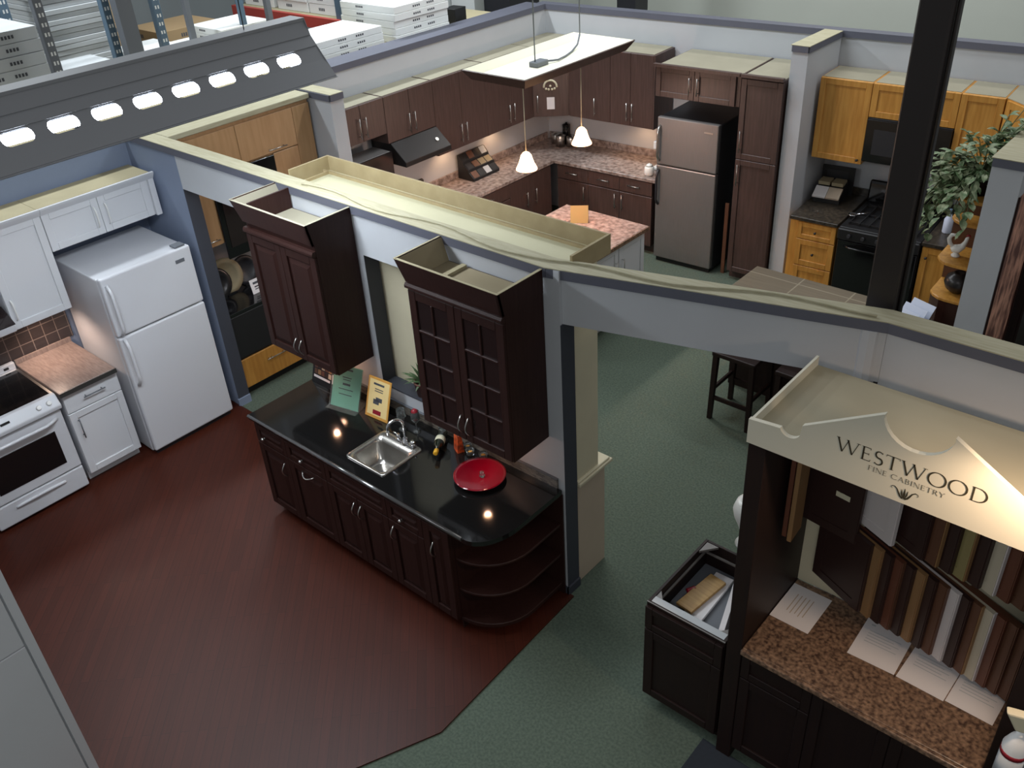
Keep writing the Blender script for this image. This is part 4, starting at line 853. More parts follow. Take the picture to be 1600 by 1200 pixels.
lean((TX1 - g + o_, TY1 - g + o_, z0 - 0.012), (TX0 + g - o_, TY1 - g + o_, z0 - 0.012), (TX1 + o_, TY1 + o_, z1 - 0.006), (TX0 - o_, TY1 + o_, z1 - 0.006), -0.010); lean((TX0 + g - o_, TY1 - g + o_, z0 - 0.012), (TX0 + g - o_, TY0 + g - o_, z0 - 0.012), (TX0 - o_, TY1 + o_, z1 - 0.006), (TX0 - o_, TY0 - o_, z1 - 0.006), -0.010)
b.build('crown', 'walnut', p)
b = MB(); b.box(TX0 + 0.065, TX1 - 0.065, TY0 + 0.065, TY1 - 0.065, TZ - 0.092, TZ - 0.081); b.build('underside', 'walnut', p)
PX = -5.335
for y in (6.15, 6.99):
    b = MB(); b.cyl((PX, y, TZ - 0.09), (PX, y, 1.86), 0.004, seg=6); b.build('cord', 'label_cream', p)
    b = MB(); b.lathe([(0.012, 1.87), (0.03, 1.86), (0.05, 1.835), (0.06, 1.80), (0.074, 1.76), (0.095, 1.72), (0.10, 1.705), (0.094, 1.705), (0.07, 1.755), (0.055, 1.80), (0.02, 1.85)], PX, y, 0, 20); b.build('lamp_shade', 'shade_glow', p)
    point('pendant_lamp', (PX, y, 1.69), 24, (1.0, 0.69, 0.56), 0.05)
b = MB(); b.box(PX - 0.05, PX + 0.05, 6.30, 6.46, TZ - 0.064, TZ - 0.02); b.build('junction_box', 'grey_steel', p, bevel=0.006)
b = MB(); b.tube([(PX + 0.01, 6.44, TZ - 0.04), (PX + 0.06, 6.58, TZ - 0.05), (PX + 0.02, 6.75, TZ - 0.055), (PX - 0.03, 6.9, TZ - 0.055), (PX - 0.08, 7.05, TZ - 0.03), (PX - 0.09, 7.10, TZ + 0.05)], 0.009, 8); b.build('flex_cable', 'grey_steel', p)
for (x, y, zb) in ((PX, 6.33, TZ - 0.02), (PX - 0.09, 7.10, TZ + 0.05)):
    b = MB(); b.cyl((x, y, zb), (x, y, 6.0), 0.006, seg=6); b.build('hanger_cable', 'grey_steel', p)
for (x, y) in ((-7.12, 6.95), (-7.12, 7.75)): spot('under_cabinet_lamp', (x, y, 1.37), (x - 0.02, y, 0.9), 5, WARM, 140, 0.8)
x, y = bp(1.45, -0.2); spot('under_cabinet_lamp', (x, y, 1.37), (x, y, 0.9), 5, WARM, 140, 0.8)

# ================================================================== MAPLE KITCHEN (back wall, right of the pale partition)
MG = 'maple wall cabinets'
MT = 'dusty_board'
bk('wall_cabinet', 'single-door maple wall cabinet beside the pale partition', 3.585, -0.45, 0.50, 0.44, 0.785, 1.40, 'maple', [('door', 0.0, 0.50, 0, 0.785, 'shaker', ('k', 0.46, 0.045))], hmat='black_matt', group=MG, top_mat=MT)
bk('wall_cabinet', 'maple wall cabinet above the black microwave', 4.087, -0.45, 0.775, 0.44, 0.315, 1.87, 'maple', [('door', 0.0, 0.3875, 0, 0.315, 'shaker'), ('door', 0.3875, 0.775, 0, 0.315, 'shaker')], group=MG, top_mat=MT)
bk('wall_cabinet', 'maple wall cabinet right of the black microwave, behind the trailing plant', 4.864, -0.45, 0.36, 0.44, 0.785, 1.40, 'maple', [('door', 0.0, 0.36, 0, 0.785, 'shaker')], group=MG, top_mat=MT)
p = thing('corner_cabinet', 'angled maple corner wall cabinet at the right end of the back wall', 'cabinet', (0, 0, 1.40))
A = bp(5.23, -0.45); Bq = bp(5.62, -0.80)
b = MB(); b.prism([A, Bq, bp(5.735, -0.80), bp(5.735, -0.01), bp(5.23, -0.01)], 0, 0.785); b.build('body', 'maple', p)
b = MB(); b.prism([A, Bq, bp(5.735, -0.80), bp(5.735, -0.01), bp(5.23, -0.01)], 0.785, 0.79); b.build('top_panel', 'dusty_board', p)
dn = Vector((Bq[0] - A[0], Bq[1] - A[1])); a_ = math.atan2(dn.y, dn.x); ux = Vector((math.cos(a_), math.sin(a_), 0)); uy = Vector((-math.sin(a_), math.cos(a_), 0)); L_ = dn.length
b = MB()
for (t0, t1, z0, z1, o) in ((0.03, 0.09, 0.01, 0.775, 0.02), (L_ - 0.09, L_ - 0.03, 0.01, 0.775, 0.02), (0.09, L_ - 0.09, 0.01, 0.07, 0.02), (0.09, L_ - 0.09, 0.715, 0.775, 0.02), (0.09, L_ - 0.09, 0.07, 0.715, 0.01)):
    c0 = Vector((A[0], A[1], 0)) + ux * (t0 + t1) / 2 - uy * (o / 2 + 0.001); b.obox((c0.x, c0.y, (z0 + z1) / 2), ux, uy, (0, 0, 1), (t1 - t0) / 2, o / 2, (z1 - z0) / 2)
b.build('door', 'maple', p)
x, y = bp(4.09, -0.47); p = thing('microwave', 'black over-the-range microwave between the maple wall cabinets', 'microwave', (x, y, 1.44), BA)
b = MB(); b.box(0, 0.77, 0.0, 0.45, 0, 0.425); b.build('body', 'black_matt', p, bevel=0.004)
d = MB(); d.box(0.0, 0.56, -0.03, 0.0, 0.01, 0.42); dd = d.build('door', 'black_gloss', p, bevel=0.006)
b = MB(); b.box(0.08, 0.42, -0.033, -0.03, 0.09, 0.33); b.build('window', 'charcoal', dd)
b = MB(); b.tube([(0.52, -0.03 - 0.03 * min(1, 2.5 * math.sin(PI * i / 8)), 0.06 + 0.3 * i / 8) for i in range(9)], 0.01); b.build('handle', 'black_gloss', dd)
b = MB(); b.box(0.565, 0.77, -0.028, 0.0, 0.01, 0.42); b.build('control_panel', 'black_gloss', p, bevel=0.004)
bk('base_cabinet', 'maple base cabinet of three drawers with black knobs beside the pale partition', 3.60, -0.85, 0.475, 0.82, 0.885, 0.0, 'maple',
   [('drawer', 0.08, 0.475, 0.70, 0.875, 'shaker', ('k', 0.275, 0.79)), ('drawer', 0.08, 0.475, 0.41, 0.695, 'shaker', ('k', 0.275, 0.555)), ('drawer', 0.08, 0.475, 0.105, 0.405, 'shaker', ('k', 0.275, 0.26))], kick=0.1, hmat='black_matt')
bk('base_cabinet', 'maple base cabinet right of the black range', 4.89, -0.85, 0.86, 0.82, 0.885, 0.0, 'maple',
   [('door', 0.0, 0.43, 0.105, 0.875, 'shaker', ('k', 0.05, 0.78)), ('door', 0.43, 0.86, 0.105, 0.875, 'shaker', ('k', 0.48, 0.78))], kick=0.1, hmat='black_matt')
for s0, s1, lab in ((3.595, 4.083, 'dark laminate countertop above the maple drawers'), (4.88, 5.75, 'dark laminate countertop right of the black range')):
    x, y = bp(s0, -0.88); p = thing('countertop', lab, 'countertop', (x, y, 0.887), BA)
    b = MB(); b.box(0, s1 - s0, 0, 0.865, 0, 0.038); b.build('slab', 'counter_dark', p, bevel=0.004)
    b = MB(); b.box(0, s1 - s0, 0.845, 0.862, 0.039, 0.11); b.build('upstand', 'counter_dark', p)
x, y = bp(4.095, -0.89); p = thing('range', 'black gas range between the maple base cabinets', 'stove', (x, y, 0), BA)
b = MB(); b.box(0, 0.775, 0.03, 0.84, 0.02, 0.91); b.build('body', 'black_matt', p, bevel=0.006)
d = MB(); d.box(0.01, 0.765, 0, 0.03, 0.22, 0.78); dd = d.build('oven_door', 'black_gloss', p, bevel=0.006)
b = MB(); b.tube([(0.08 + 0.61 * i / 8, -0.04 * min(1, 2.5 * math.sin(PI * i / 8)), 0.73) for i in range(9)], 0.011); b.build('handle', 'black_gloss', dd)
b = MB(); b.box(0.0, 0.775, -0.01, 0.03, 0.79, 0.905); cp = b.build('control_panel', 'black_matt', p, bevel=0.01)
for k_ in range(5):
    b = MB(); b.cyl((0.12 + k_ * 0.135, -0.01, 0.845), (0.12 + k_ * 0.135, -0.04, 0.85), 0.02, 0.017, 12); b.build('knob', 'charcoal', cp)
for k_, x0 in enumerate((0.06, 0.41)):
    b = MB()
    for i in range(4): b.box(x0 + i * 0.095, x0 + i * 0.095 + 0.012, 0.10, 0.66, 0.925, 0.937)
    for i in range(3): b.box(x0, x0 + 0.30, 0.12 + i * 0.25, 0.132 + i * 0.25, 0.912, 0.936)
    b.build('grate', 'black_matt', p)
b = MB(); b.extr([(0.76, 0.90), (0.84, 0.90), (0.84, 1.12), (0.80, 1.14), (0.78, 1.10)], 'x', 0.0, 0.775); b.build('backguard', 'black_gloss', p, bevel=0.02, seg=2)
x, y = bp(4.13, -0.62); p = thing('spoon_rest', 'small shiny steel spoon rest at the left front of the black range', 'utensil', (x, y, 0.938), 0.4)
b = MB(); b.lathe([(0.02, 0), (0.045, 0.012), (0.043, 0.016), (0.02, 0.006), (0.001, 0.005)], 0, 0, 0, 14); b.build('bowl', 'chrome', p)
b = MB(); b.tube([(0.04, 0, 0.014), (0.10, 0.02, 0.02), (0.16, 0.05, 0.022)], [0.008, 0.006, 0.008], 8); b.build('handle', 'chrome', p)
# sample box display
x, y = bp(3.64, -0.42); p = thing('sample_box', 'grey and white sample box display on the counter above the maple drawers', 'display', (x, y, 0.926), BA + 0.06)
b = MB(); b.extr([(0, 0), (0.0, 0.05), (0.20, 0.16), (0.27, 0.16), (0.27, 0)], 'x', 0, 0.27); b.build('box_body', 'black_matt', p)
for k_, (x0, x1, mt_) in enumerate(((0.0, 0.13, 'paper_white'), (0.135, 0.27, 'beige'))):
    b = MB(); b.hexa([(x0, -0.03, 0.055), (x1, -0.03, 0.055), (x1, 0.09, 0.125), (x0, 0.09, 0.125), (x0, -0.036, 0.072), (x1, -0.036, 0.072), (x1, 0.084, 0.142), (x0, 0.084, 0.142)]); b.build('cover', mt_, p)
for k_, (x0, x1) in enumerate(((0.01, 0.125), (0.145, 0.26))):
    b = MB(); b.box(x0, x1, 0.10, 0.24, 0.15, 0.185); b.build('sample_block', 'sand', p)
b = MB(); b.box(-0.02, 0.31, 0.30, 0.315, 0.0, 0.29); b.build('back_board', 'black_matt', p)
b = MB(); b.box(0.03, 0.25, 0.297, 0.30, 0.16, 0.25); b.build('back_print', 'charcoal', p)
# tile-topped peninsula
p = thing('peninsula', 'tan stone-tile bar counter behind the turned header', 'counter', (-3.36, 6.06, 0.0))
b = MB(); b.box(0.10, 1.86, 0.36, 0.80, 0, 0.87); b.build('base', 'espresso_dark', p)
b = MB(); b.box(0, 1.868, 0.0, 0.93, 0.872, 0.92); b.build('tile_top', 'stone_tile', p, bevel=0.004)
# rounded maple end shelves
p = thing('corner_shelf', 'rounded open maple shelf tower against the right partition, carrying the trailing plant', 'shelf', (-1.495, 6.98, 0.0))
def half(r0, d, z0, z1):
    pts = [(0, 0), (-0.30, 0)] + [(-0.15 - 0.15 * math.cos(math.radians(a)) , -(d - 0.15) * min(1, a / 20.0) - 0.15 * math.sin(math.radians(a)) * (1 if a > 0 else 0)) for a in (20, 45, 70, 90)] + [(0, -d)]
    b = MB(); b.prism(pts, z0, z1); return b
for z, dd_ in ((1.235, 0.36), (1.52, 0.36), (1.78, 0.2), (2.02, 0.36)): half(0.3, dd_, z, z + 0.025).build('shelf', 'maple', p, bevel=0.004)
half(0.3, 0.34, 0.922, 1.234).build('drum_base', 'dark_drum', p)
b = MB(); b.box(-0.30, 0.0, 0.0, 0.018, 0.925, 2.045); b.build('back_panel', 'sample_brown', p)
b = MB(); b.box(-0.015, -0.002, -0.36, 0.0, 0.925, 2.045); b.build('side_panel', 'sample_brown', p)
p = thing('rooster_figurine', 'white ceramic rooster figurine on a rounded maple shelf', 'figurine', (-1.68, 6.77, 1.546), 0.25)
b = MB(); b.lathe([(0.03, 0), (0.032, 0.012), (0.014, 0.03), (0.002, 0.05)], 0, 0, 0, 14)
b.tube([(-0.035, 0, 0.075), (-0.02, 0, 0.062), (0.01, 0, 0.062), (0.035, 0, 0.085), (0.048, 0, 0.12), (0.055, 0, 0.15), (0.06, 0, 0.165)], [0.018, 0.032, 0.034, 0.024, 0.015, 0.014, 0.006], 12)
b.build('body', 'porcelain', p)
b = MB(); b.tube([(-0.03, 0, 0.075), (-0.055, 0, 0.10), (-0.065, 0, 0.135), (-0.052, 0, 0.165), (-0.025, 0, 0.168), (-0.012, 0, 0.145)], [0.012, 0.016, 0.016, 0.015, 0.013, 0.008], 10); b.build('tail', 'porcelain', p)
b = MB(); b.tube([(0.045, 0, 0.165), (0.055, 0, 0.178), (0.068, 0, 0.174), (0.075, 0, 0.16)], [0.004, 0.007, 0.006, 0.003], 8); b.build('comb', 'red_dark', p)
p = thing('vase', 'round dark pewter vase on the lower rounded maple shelf', 'vase', (-1.62, 6.78, 1.261))
b = MB(); b.lathe([(0.04, 0), (0.085, 0.04), (0.10, 0.085), (0.085, 0.13), (0.045, 0.155), (0.04, 0.165), (0.03, 0.16), (0.002, 0.14)], 0, 0, 0, 22); b.build('body', 'pewter', p)
p = thing('trailing_plant', 'large bushy variegated plant trailing from the top of the rounded maple shelf tower', 'plant', (-1.64, 6.80, 2.047))
b = MB(); b.lathe([(0.08, 0), (0.10, 0.11), (0.105, 0.13), (0.09, 0.125), (0.002, 0.115)], 0, 0, 0, 18); b.build('pot', 'espresso_dark', p)
rnd = random.Random(11); bl = MB(); bs = MB()
def leaf(bm, base, d, up, L, wd):
    d = d.normalized(); sv = d.cross(up)
    if sv.length < 1e-3: sv = d.cross(Vector((1, 0, 0)))
    sv.normalize(); nrm = sv.cross(d)
    prof = [(0, 0.12), (0.25, 0.8), (0.5, 1.0), (0.75, 0.7), (1.0, 0.05)]
    c = [base + d * (t * L) - nrm * (0.10 * L * (t * 2 - 1) ** 2) for t, _ in prof]
    for i in range(4):
        w0, w1 = prof[i][1] * wd, prof[i + 1][1] * wd; lift = nrm * 0.25
        bm.face([c[i], c[i] + sv * w0 + lift * w0, c[i + 1] + sv * w1 + lift * w1, c[i + 1]]); bm.face([c[i] - sv * w0 + lift * w0, c[i], c[i + 1], c[i + 1] - sv * w1 + lift * w1])
tips = []
for i in range(46):
    a = rnd.uniform(0, 2 * PI); r_ = rnd.uniform(0.08, 0.30); hgt = rnd.uniform(0.10, 0.42); tips.append(Vector((r_ * math.cos(a) * 0.85, r_ * math.sin(a), hgt)))
for i in range(24): tips.append(Vector((rnd.uniform(-0.42, -0.12), rnd.uniform(-0.30, 0.05), rnd.uniform(-0.02, 0.30))))
for i in range(8): tips.append(Vector((rnd.uniform(0.02, 0.20), rnd.uniform(0.0, 0.35), rnd.uniform(0.40, 0.56))))
for i in range(16): tips.append(Vector((rnd.uniform(-0.36, -0.24), rnd.uniform(-0.18, -0.02), rnd.uniform(-0.36, 0.0))))
for i in range(12): tips.append(Vector((rnd.uniform(-0.22, 0.10), rnd.uniform(-0.42, -0.36), rnd.uniform(-0.16, 0.05))))
for tp_ in tips:
    if tp_.x > 0.06 and tp_.z < 0.42: tp_.x = 0.06
    s0 = Vector((0, 0, 0.11)); mid = (s0 + tp_) * 0.5 + Vector((0, 0, 0.10 if tp_.z > 0 else 0.26))
    pts = [s0 * (1 - t) ** 2 + mid * 2 * t * (1 - t) + tp_ * t * t for t in (0, 0.25, 0.5, 0.75, 1)]
    bs.tube(pts, 0.003, 5)
    for j in range(5):
        t = 0.5 + 0.5 * j / 4; base = s0 * (1 - t) ** 2 + mid * 2 * t * (1 - t) + tp_ * t * t
        dv_ = Vector((rnd.uniform(-1, 1), rnd.uniform(-1, 1), rnd.uniform(-0.7, 0.35))) + (tp_ - mid).normalized() * 0.6
        leaf(bl, base, dv_, Vector((0, 0, 1)), rnd.uniform(0.06, 0.10), rnd.uniform(0.02, 0.032))
bl.build('foliage', 'leaf', p, fix=False); bs.build('stems', 'stem', p)
x, y = bp(5.0, -0.55); p = thing('spray_bottle', 'small blue and white bottle on the counter right of the black range', 'bottle', (x, y, 0.926))
b = MB(); b.lathe([(0.04, 0), (0.042, 0.01), (0.042, 0.13), (0.02, 0.17), (0.016, 0.19)], 0, 0, 0, 16); b.build('body', 'paper_blue', p)
b = MB(); b.lathe([(0.017, 0.19), (0.017, 0.23), (0.01, 0.235)], 0, 0, 0, 12); b.build('cap', 'blue_steel', p)
# brochures fanned in a stand on the tile counter
p = thing('brochure_stand', 'dark brochure stand on the tile counter in front of the rounded maple shelf tower', 'stand', (-1.80, 6.42, 0.921), -0.35)
b = MB(); b.extr([(-0.12, 0), (-0.12, 0.16), (0.10, 0.22), (0.10, 0)], 'x', -0.12, 0.12); b.build('rack', 'black_matt', p)
for k_, (dx, dy, dz, lab) in enumerate(((0.03, 0.06, 0.20, 'white brochure nearest the rounded shelf tower in the dark stand'), (-0.005, 0.0, 0.18, 'white brochure in the middle of the dark stand'), (-0.04, -0.06, 0.16, 'white brochure lowest in the dark stand'))):
    q = thing('brochure', lab, 'brochure', (-1.80 + dx, 6.42 + dy, 0.921 + dz), -0.35, 'brochures')
    b = MB(); b.hexa([(-0.10, -0.03, 0.0), (0.10, -0.03, 0.0), (0.10, -0.026, 0.0), (-0.10, -0.026, 0.0), (-0.10, 0.05, 0.12), (0.10, 0.05, 0.12), (0.10, 0.054, 0.12), (-0.10, 0.054, 0.12)]); b.build('sheet', 'paper_blue', q)
# bar stools
def stool(label, x, y, first=None):
    if first: return dup(first, (x, y, 0), 0, label)
    q = thing('bar_stool', label, 'stool', (x, y, 0), 0, 'bar stools')
    for sx in (-1, 1):
        for sy in (-1, 1):
            b = MB(); b.hexa([(sx * 0.18 - 0.018, sy * 0.18 - 0.018, 0), (sx * 0.18 + 0.018, sy * 0.18 - 0.018, 0), (sx * 0.18 + 0.018, sy * 0.18 + 0.018, 0), (sx * 0.18 - 0.018, sy * 0.18 + 0.018, 0),
                              (sx * 0.165 - 0.022, sy * 0.165 - 0.022, 0.63), (sx * 0.165 + 0.022, sy * 0.165 - 0.022, 0.63), (sx * 0.165 + 0.022, sy * 0.165 + 0.022, 0.63), (sx * 0.165 - 0.022, sy * 0.165 + 0.022, 0.63)]); b.build('leg', 'espresso_dark', q)
    for (x0, x1, y0, y1, z) in ((-0.16, 0.16, -0.185, -0.165, 0.20), (-0.16, 0.16, 0.165, 0.185, 0.20), (-0.185, -0.165, -0.16, 0.16, 0.28), (0.165, 0.185, -0.16, 0.16, 0.28)):
        b = MB(); b.box(x0, x1, y0, y1, z, z + 0.035); b.build('stretcher', 'espresso_dark', q)
    b = MB(); b.box(-0.195, 0.195, -0.195, 0.195, 0.63, 0.67); b.build('seat', 'espresso_dark', q, bevel=0.01, seg=2)
    return q
s1 = stool('dark wood bar stool nearest the cream hutch, seen under the turned header', -2.93, 6.02)
stool('dark wood bar stool half hidden behind the sign of the display booth', -2.38, 6.05, s1)
# mural on the right partition
p = thing('wall_mural', 'reddish brown rock-texture mural on the right partition', 'picture', (-1.288, 6.43, 0.75), LR)
b = MB(); b.box(0, 0.68, -0.004, 0.0, 0, 1.45); b.build('print', 'mural', p)
b = MB(); b.box(-0.012, 0.0, -0.012, 0.0, -0.01, 1.46); b.box(0.68, 0.71, -0.014, 0.0, -0.01, 1.46); b.build('frame', 'espresso', p)
p = thing('tall_cabinet', 'dark tall cabinet past the rock-texture mural at the right edge', 'cabinet', (-1.225, 7.2, 0), LR)
b = MB(); b.box(0, 0.9, 0.0, 0.06, 0, 2.2); b.build('body', 'espresso_dark', p)
add_front(p, 'door', 0.0, 0.9, 0.05, 2.18, 'shaker', 'espresso_dark', ('k', 0.06, 1.1)); 

# ================================================================== DISPLAY BOOTH (front right)
KX0, KX1, KY0, KY1 = -1.41, -0.05, 3.0, 3.66
p = thing('display_booth', 'tall dark display booth with a cream scalloped sign reading WESTWOOD FINE CABINETRY', 'display booth', (0, 0, 0))
b = MB(); b.box(KX0, KX0 + 0.085, KY0 + 0.022, KY1, 0, 2.205); b.build('side_panel', 'espresso_dark', p, bevel=0.003)
b = MB(); b.box(-0.17, KX1, KY0 + 0.022, KY1, 0, 2.205); b.build('side_panel', 'espresso_dark', p, bevel=0.003)
b = MB(); b.box(KX0 + 0.085, -0.17, KY1 - 0.02, KY1, 0.92, 2.205); b.build('back_panel', 'cream', p)
b = MB(); b.box(KX0 + 0.012, KX1 - 0.012, KY0 + 0.022, KY1, 2.255, 2.27); b.build('roof_panel', 'roof_cream', p)
b = MB(); b.box(KX0, KX0 + 0.012, KY0 + 0.022, KY1, 2.205, 2.32); b.build('roof_rim', 'sign_cream', p)
b = MB(); b.box(KX1 - 0.012, KX1, KY0 + 0.022, KY1, 2.205, 2.32); b.build('roof_rim', 'sign_cream', p)
CX = -0.73
half_l = [(-1.41, 2.328), (-1.268, 2.340)] + [(-1.222 + 0.046 * math.cos(math.radians(a)), 2.352 + 0.042 * math.sin(math.radians(a))) for a in range(195, 346, 15)] + [(-1.172, 2.392), (-0.86, 2.58)]
bowl = [(CX + 0.135 * math.cos(math.radians(a)), 2.588 + 0.131 * math.sin(math.radians(a))) for a in range(192, 349, 12)]
top = half_l + bowl + [(2 * CX - x, z) for x, z in half_l[::-1]]
b = MB(); b.extr([(-1.41, 2.205)] + top + [(KX1, 2.205)], 'y', KY0, KY0 + 0.022); sg = b.build('sign_board', 'sign_cream', p)

# serif lettering from strokes
def ribbon(bm, pts, wd, y):
    n = len(pts)
    L, Rr = [], []
    for i in range(n):
        a = Vector(pts[max(0, i - 1)]); c = Vector(pts[min(n - 1, i + 1)]); d = (c - a).normalized(); nn = Vector((-d.y, d.x)); w = (wd[i] if isinstance(wd, (list, tuple)) else wd) / 2
        q = Vector(pts[i]); L.append(q + nn * w); Rr.append(q - nn * w)
    for i in range(n - 1):
        bm.face([(L[i].x, y, L[i].y), (L[i + 1].x, y, L[i + 1].y), (Rr[i + 1].x, y, Rr[i + 1].y), (Rr[i].x, y, Rr[i].y)])
def ell(cx, cy, rx, ry, a0, a1, n=20): return [(cx + rx * math.cos(math.radians(a0 + (a1 - a0) * i / n)), cy + ry * math.sin(math.radians(a0 + (a1 - a0) * i / n))) for i in range(n + 1)]
TK, TN = 0.115, 0.05
def wts(pts, cx):   # calligraphic weight: thick where the stroke runs up and down
    out = []
    for i in range(len(pts)):
        a = Vector(pts[max(0, i - 1)]); c = Vector(pts[min(len(pts) - 1, i + 1)]); d = (c - a).normalized(); out.append(TN + (TK - TN) * abs(d.y))
    return out
def sf(x, y, l=0.11): return ([(x - l, y), (x + l, y)], 0.035)
def glyph(ch):
    S = []
    if ch == 'W':
        S = [([(0.05, 1), (0.36, 0.0)], TK), ([(0.36, 0.0), (0.66, 0.98)], TN), ([(0.62, 1), (0.94, 0.0)], TK), ([(0.94, 0.0), (1.25, 1)], TN), sf(0.05, 0.985), sf(1.25, 0.985), sf(0.62, 0.985, 0.08)]; w = 1.32
    elif ch == 'E':
        S = [([(0.12, 0), (0.12, 1)], TK), ([(0.12, 0.98), (0.52, 0.98)], 0.05), ([(0.12, 0.52), (0.44, 0.52)], 0.05), ([(0.12, 0.02), (0.55, 0.02)], 0.05), ([(0.51, 0.98), (0.51, 0.86)], 0.04), ([(0.54, 0.02), (0.57, 0.15)], 0.04), ([(0.44, 0.44), (0.44, 0.60)], 0.035), ([(0.02, 0.98), (0.12, 0.98)], 0.035), ([(0.02, 0.02), (0.12, 0.02)], 0.035)]; w = 0.62
    elif ch == 'S':
        pts = ell(0.28, 0.74, 0.20, 0.24, 35, 250, 14) + [(0.30, 0.49)] + ell(0.27, 0.26, 0.22, 0.25, 60, -145, 14); S = [(pts, [0.055 + 0.06 * math.sin(PI * i / (len(pts) - 1)) for i in range(len(pts))]), ([(0.44, 0.86), (0.45, 0.98)], 0.035), ([(0.09, 0.12), (0.07, 0.0)], 0.035)]; w = 0.56
    elif ch == 'T':
        S = [([(0.36, 0), (0.36, 1)], TK), ([(0.0, 0.98), (0.72, 0.98)], 0.05), ([(0.01, 1.0), (-0.02, 0.85)], 0.04), ([(0.71, 1.0), (0.74, 0.85)], 0.04), sf(0.36, 0.015)]; w = 0.74
    elif ch == 'O':
        pts = ell(0.48, 0.5, 0.46, 0.5, 0, 360, 36); S = [(pts, wts(pts, 0.48))]; w = 0.98
    elif ch == 'D':
        pts = [(0.12, 0.98), (0.36, 0.98)] + ell(0.38, 0.5, 0.46, 0.48, 88, -88, 22) + [(0.36, 0.02), (0.12, 0.02)]; S = [([(0.14, 0), (0.14, 1)], TK), (pts, wts(pts, 0)), ([(0.03, 0.98), (0.14, 0.98)], 0.035), ([(0.03, 0.02), (0.14, 0.02)], 0.035)]; w = 0.88
    elif ch == 'F':
        S = [([(0.12, 0), (0.12, 1)], TK), ([(0.03, 0.98), (0.52, 0.98)], 0.05), ([(0.12, 0.52), (0.44, 0.52)], 0.05), ([(0.51, 0.98), (0.51, 0.84)], 0.04), sf(0.12, 0.015)]; w = 0.56
    elif ch == 'I':
        S = [([(0.14, 0), (0.14, 1)], TK), sf(0.14, 0.985), sf(0.14, 0.015)]; w = 0.28
    elif ch == 'N':
        S = [([(0.12, 0), (0.12, 1)], TN), ([(0.10, 1), (0.74, 0)], TK), ([(0.74, 0), (0.74, 1)], TN), sf(0.06, 0.985), sf(0.12, 0.015), sf(0.74, 0.985)]; w = 0.86
    elif ch == 'C':
        pts = ell(0.48, 0.5, 0.45, 0.49, 45, 315, 26); S = [(pts, wts(pts, 0)), ([(0.79, 0.82), (0.80, 0.99)], 0.035)]; w = 0.86
    elif ch == 'A':
        S = [([(0.08, 0), (0.40, 1)], TN), ([(0.38, 1), (0.74, 0)], TK), ([(0.2, 0.36), (0.6, 0.36)], 0.05), sf(0.07, 0.015, 0.09), sf(0.74, 0.015)]; w = 0.82
    elif ch in 'BRY':
        if ch == 'Y': S = [([(0.05, 1), (0.36, 0.5)], TK), ([(0.68, 1), (0.36, 0.5)], TN), ([(0.36, 0.52), (0.36, 0)], TK), sf(0.05, 0.985, 0.09), sf(0.68, 0.985, 0.09), sf(0.36, 0.015)]; w = 0.74
        else:
            u = [(0.12, 0.98), (0.28, 0.98)] + ell(0.30, 0.75, 0.21, 0.23, 85, -85, 12) + [(0.12, 0.52)]; S = [([(0.12, 0), (0.12, 1)], TK), (u, wts(u, 0)), ([(0.02, 0.98), (0.12, 0.98)], 0.035), ([(0.02, 0.02), (0.2, 0.02)], 0.035)]; w = 0.64
            if ch == 'B':
                l = [(0.12, 0.52), (0.30, 0.52)] + ell(0.30, 0.265, 0.26, 0.25, 85, -85, 12) + [(0.12, 0.015)]; S += [(l, wts(l, 0))]
            else: S += [([(0.30, 0.52), (0.66, 0.0)], TK), ([(0.6, 0.015), (0.74, 0.015)], 0.035)]; w = 0.72
    return S, w
def word(bm, text, x0, x1, z0, h, y, gap=0.12):
    gl = [glyph(c) if c != ' ' else ([], 0.35) for c in text]; tot = sum(w for _, w in gl) + gap * (len(gl) - 1); k = (x1 - x0) / tot; x = x0
    for S, w in gl:
        for pts, wd in S:
            kk = min(k, h * 1.15)
            ribbon(bm, [(x + px * k, z0 + pz * h) for px, pz in pts], [q * h for q in wd] if isinstance(wd, (list, tuple)) else wd * h, y)
        x += (w + gap) * k
YT = KY0 - 0.0012
b = MB(); word(b, 'WESTWOOD', -1.022, -0.446, 2.342, 0.064, YT); b.build('lettering', 'ink_dark', sg, fix=False)
b = MB(); word(b, 'FINE CABINETRY', -0.884, -0.588, 2.303, 0.023, YT); b.build('small_lettering', 'ink_dark', sg, fix=False)
b = MB()
for s_ in (-1, 1):
    pts = [(CX + s_ * x, z) for x, z in ((0.004, 2.228), (0.014, 2.236), (0.022, 2.250), (0.030, 2.266), (0.041, 2.275), (0.050, 2.273), (0.053, 2.266), (0.048, 2.261))]
    ribbon(b, pts, [0.006, 0.008, 0.007, 0.005, 0.004, 0.003, 0.0025, 0.002], YT)
    ribbon(b, [(CX + s_ * 0.004, 2.232), (CX + s_ * 0.010, 2.252), (CX + s_ * 0.012, 2.272)], [0.004, 0.007, 0.002], YT)
ribbon(b, [(CX, 2.226), (CX, 2.250), (CX, 2.280)], [0.002, 0.010, 0.002], YT); b.build('ornament', 'ink_dark', sg, fix=False)
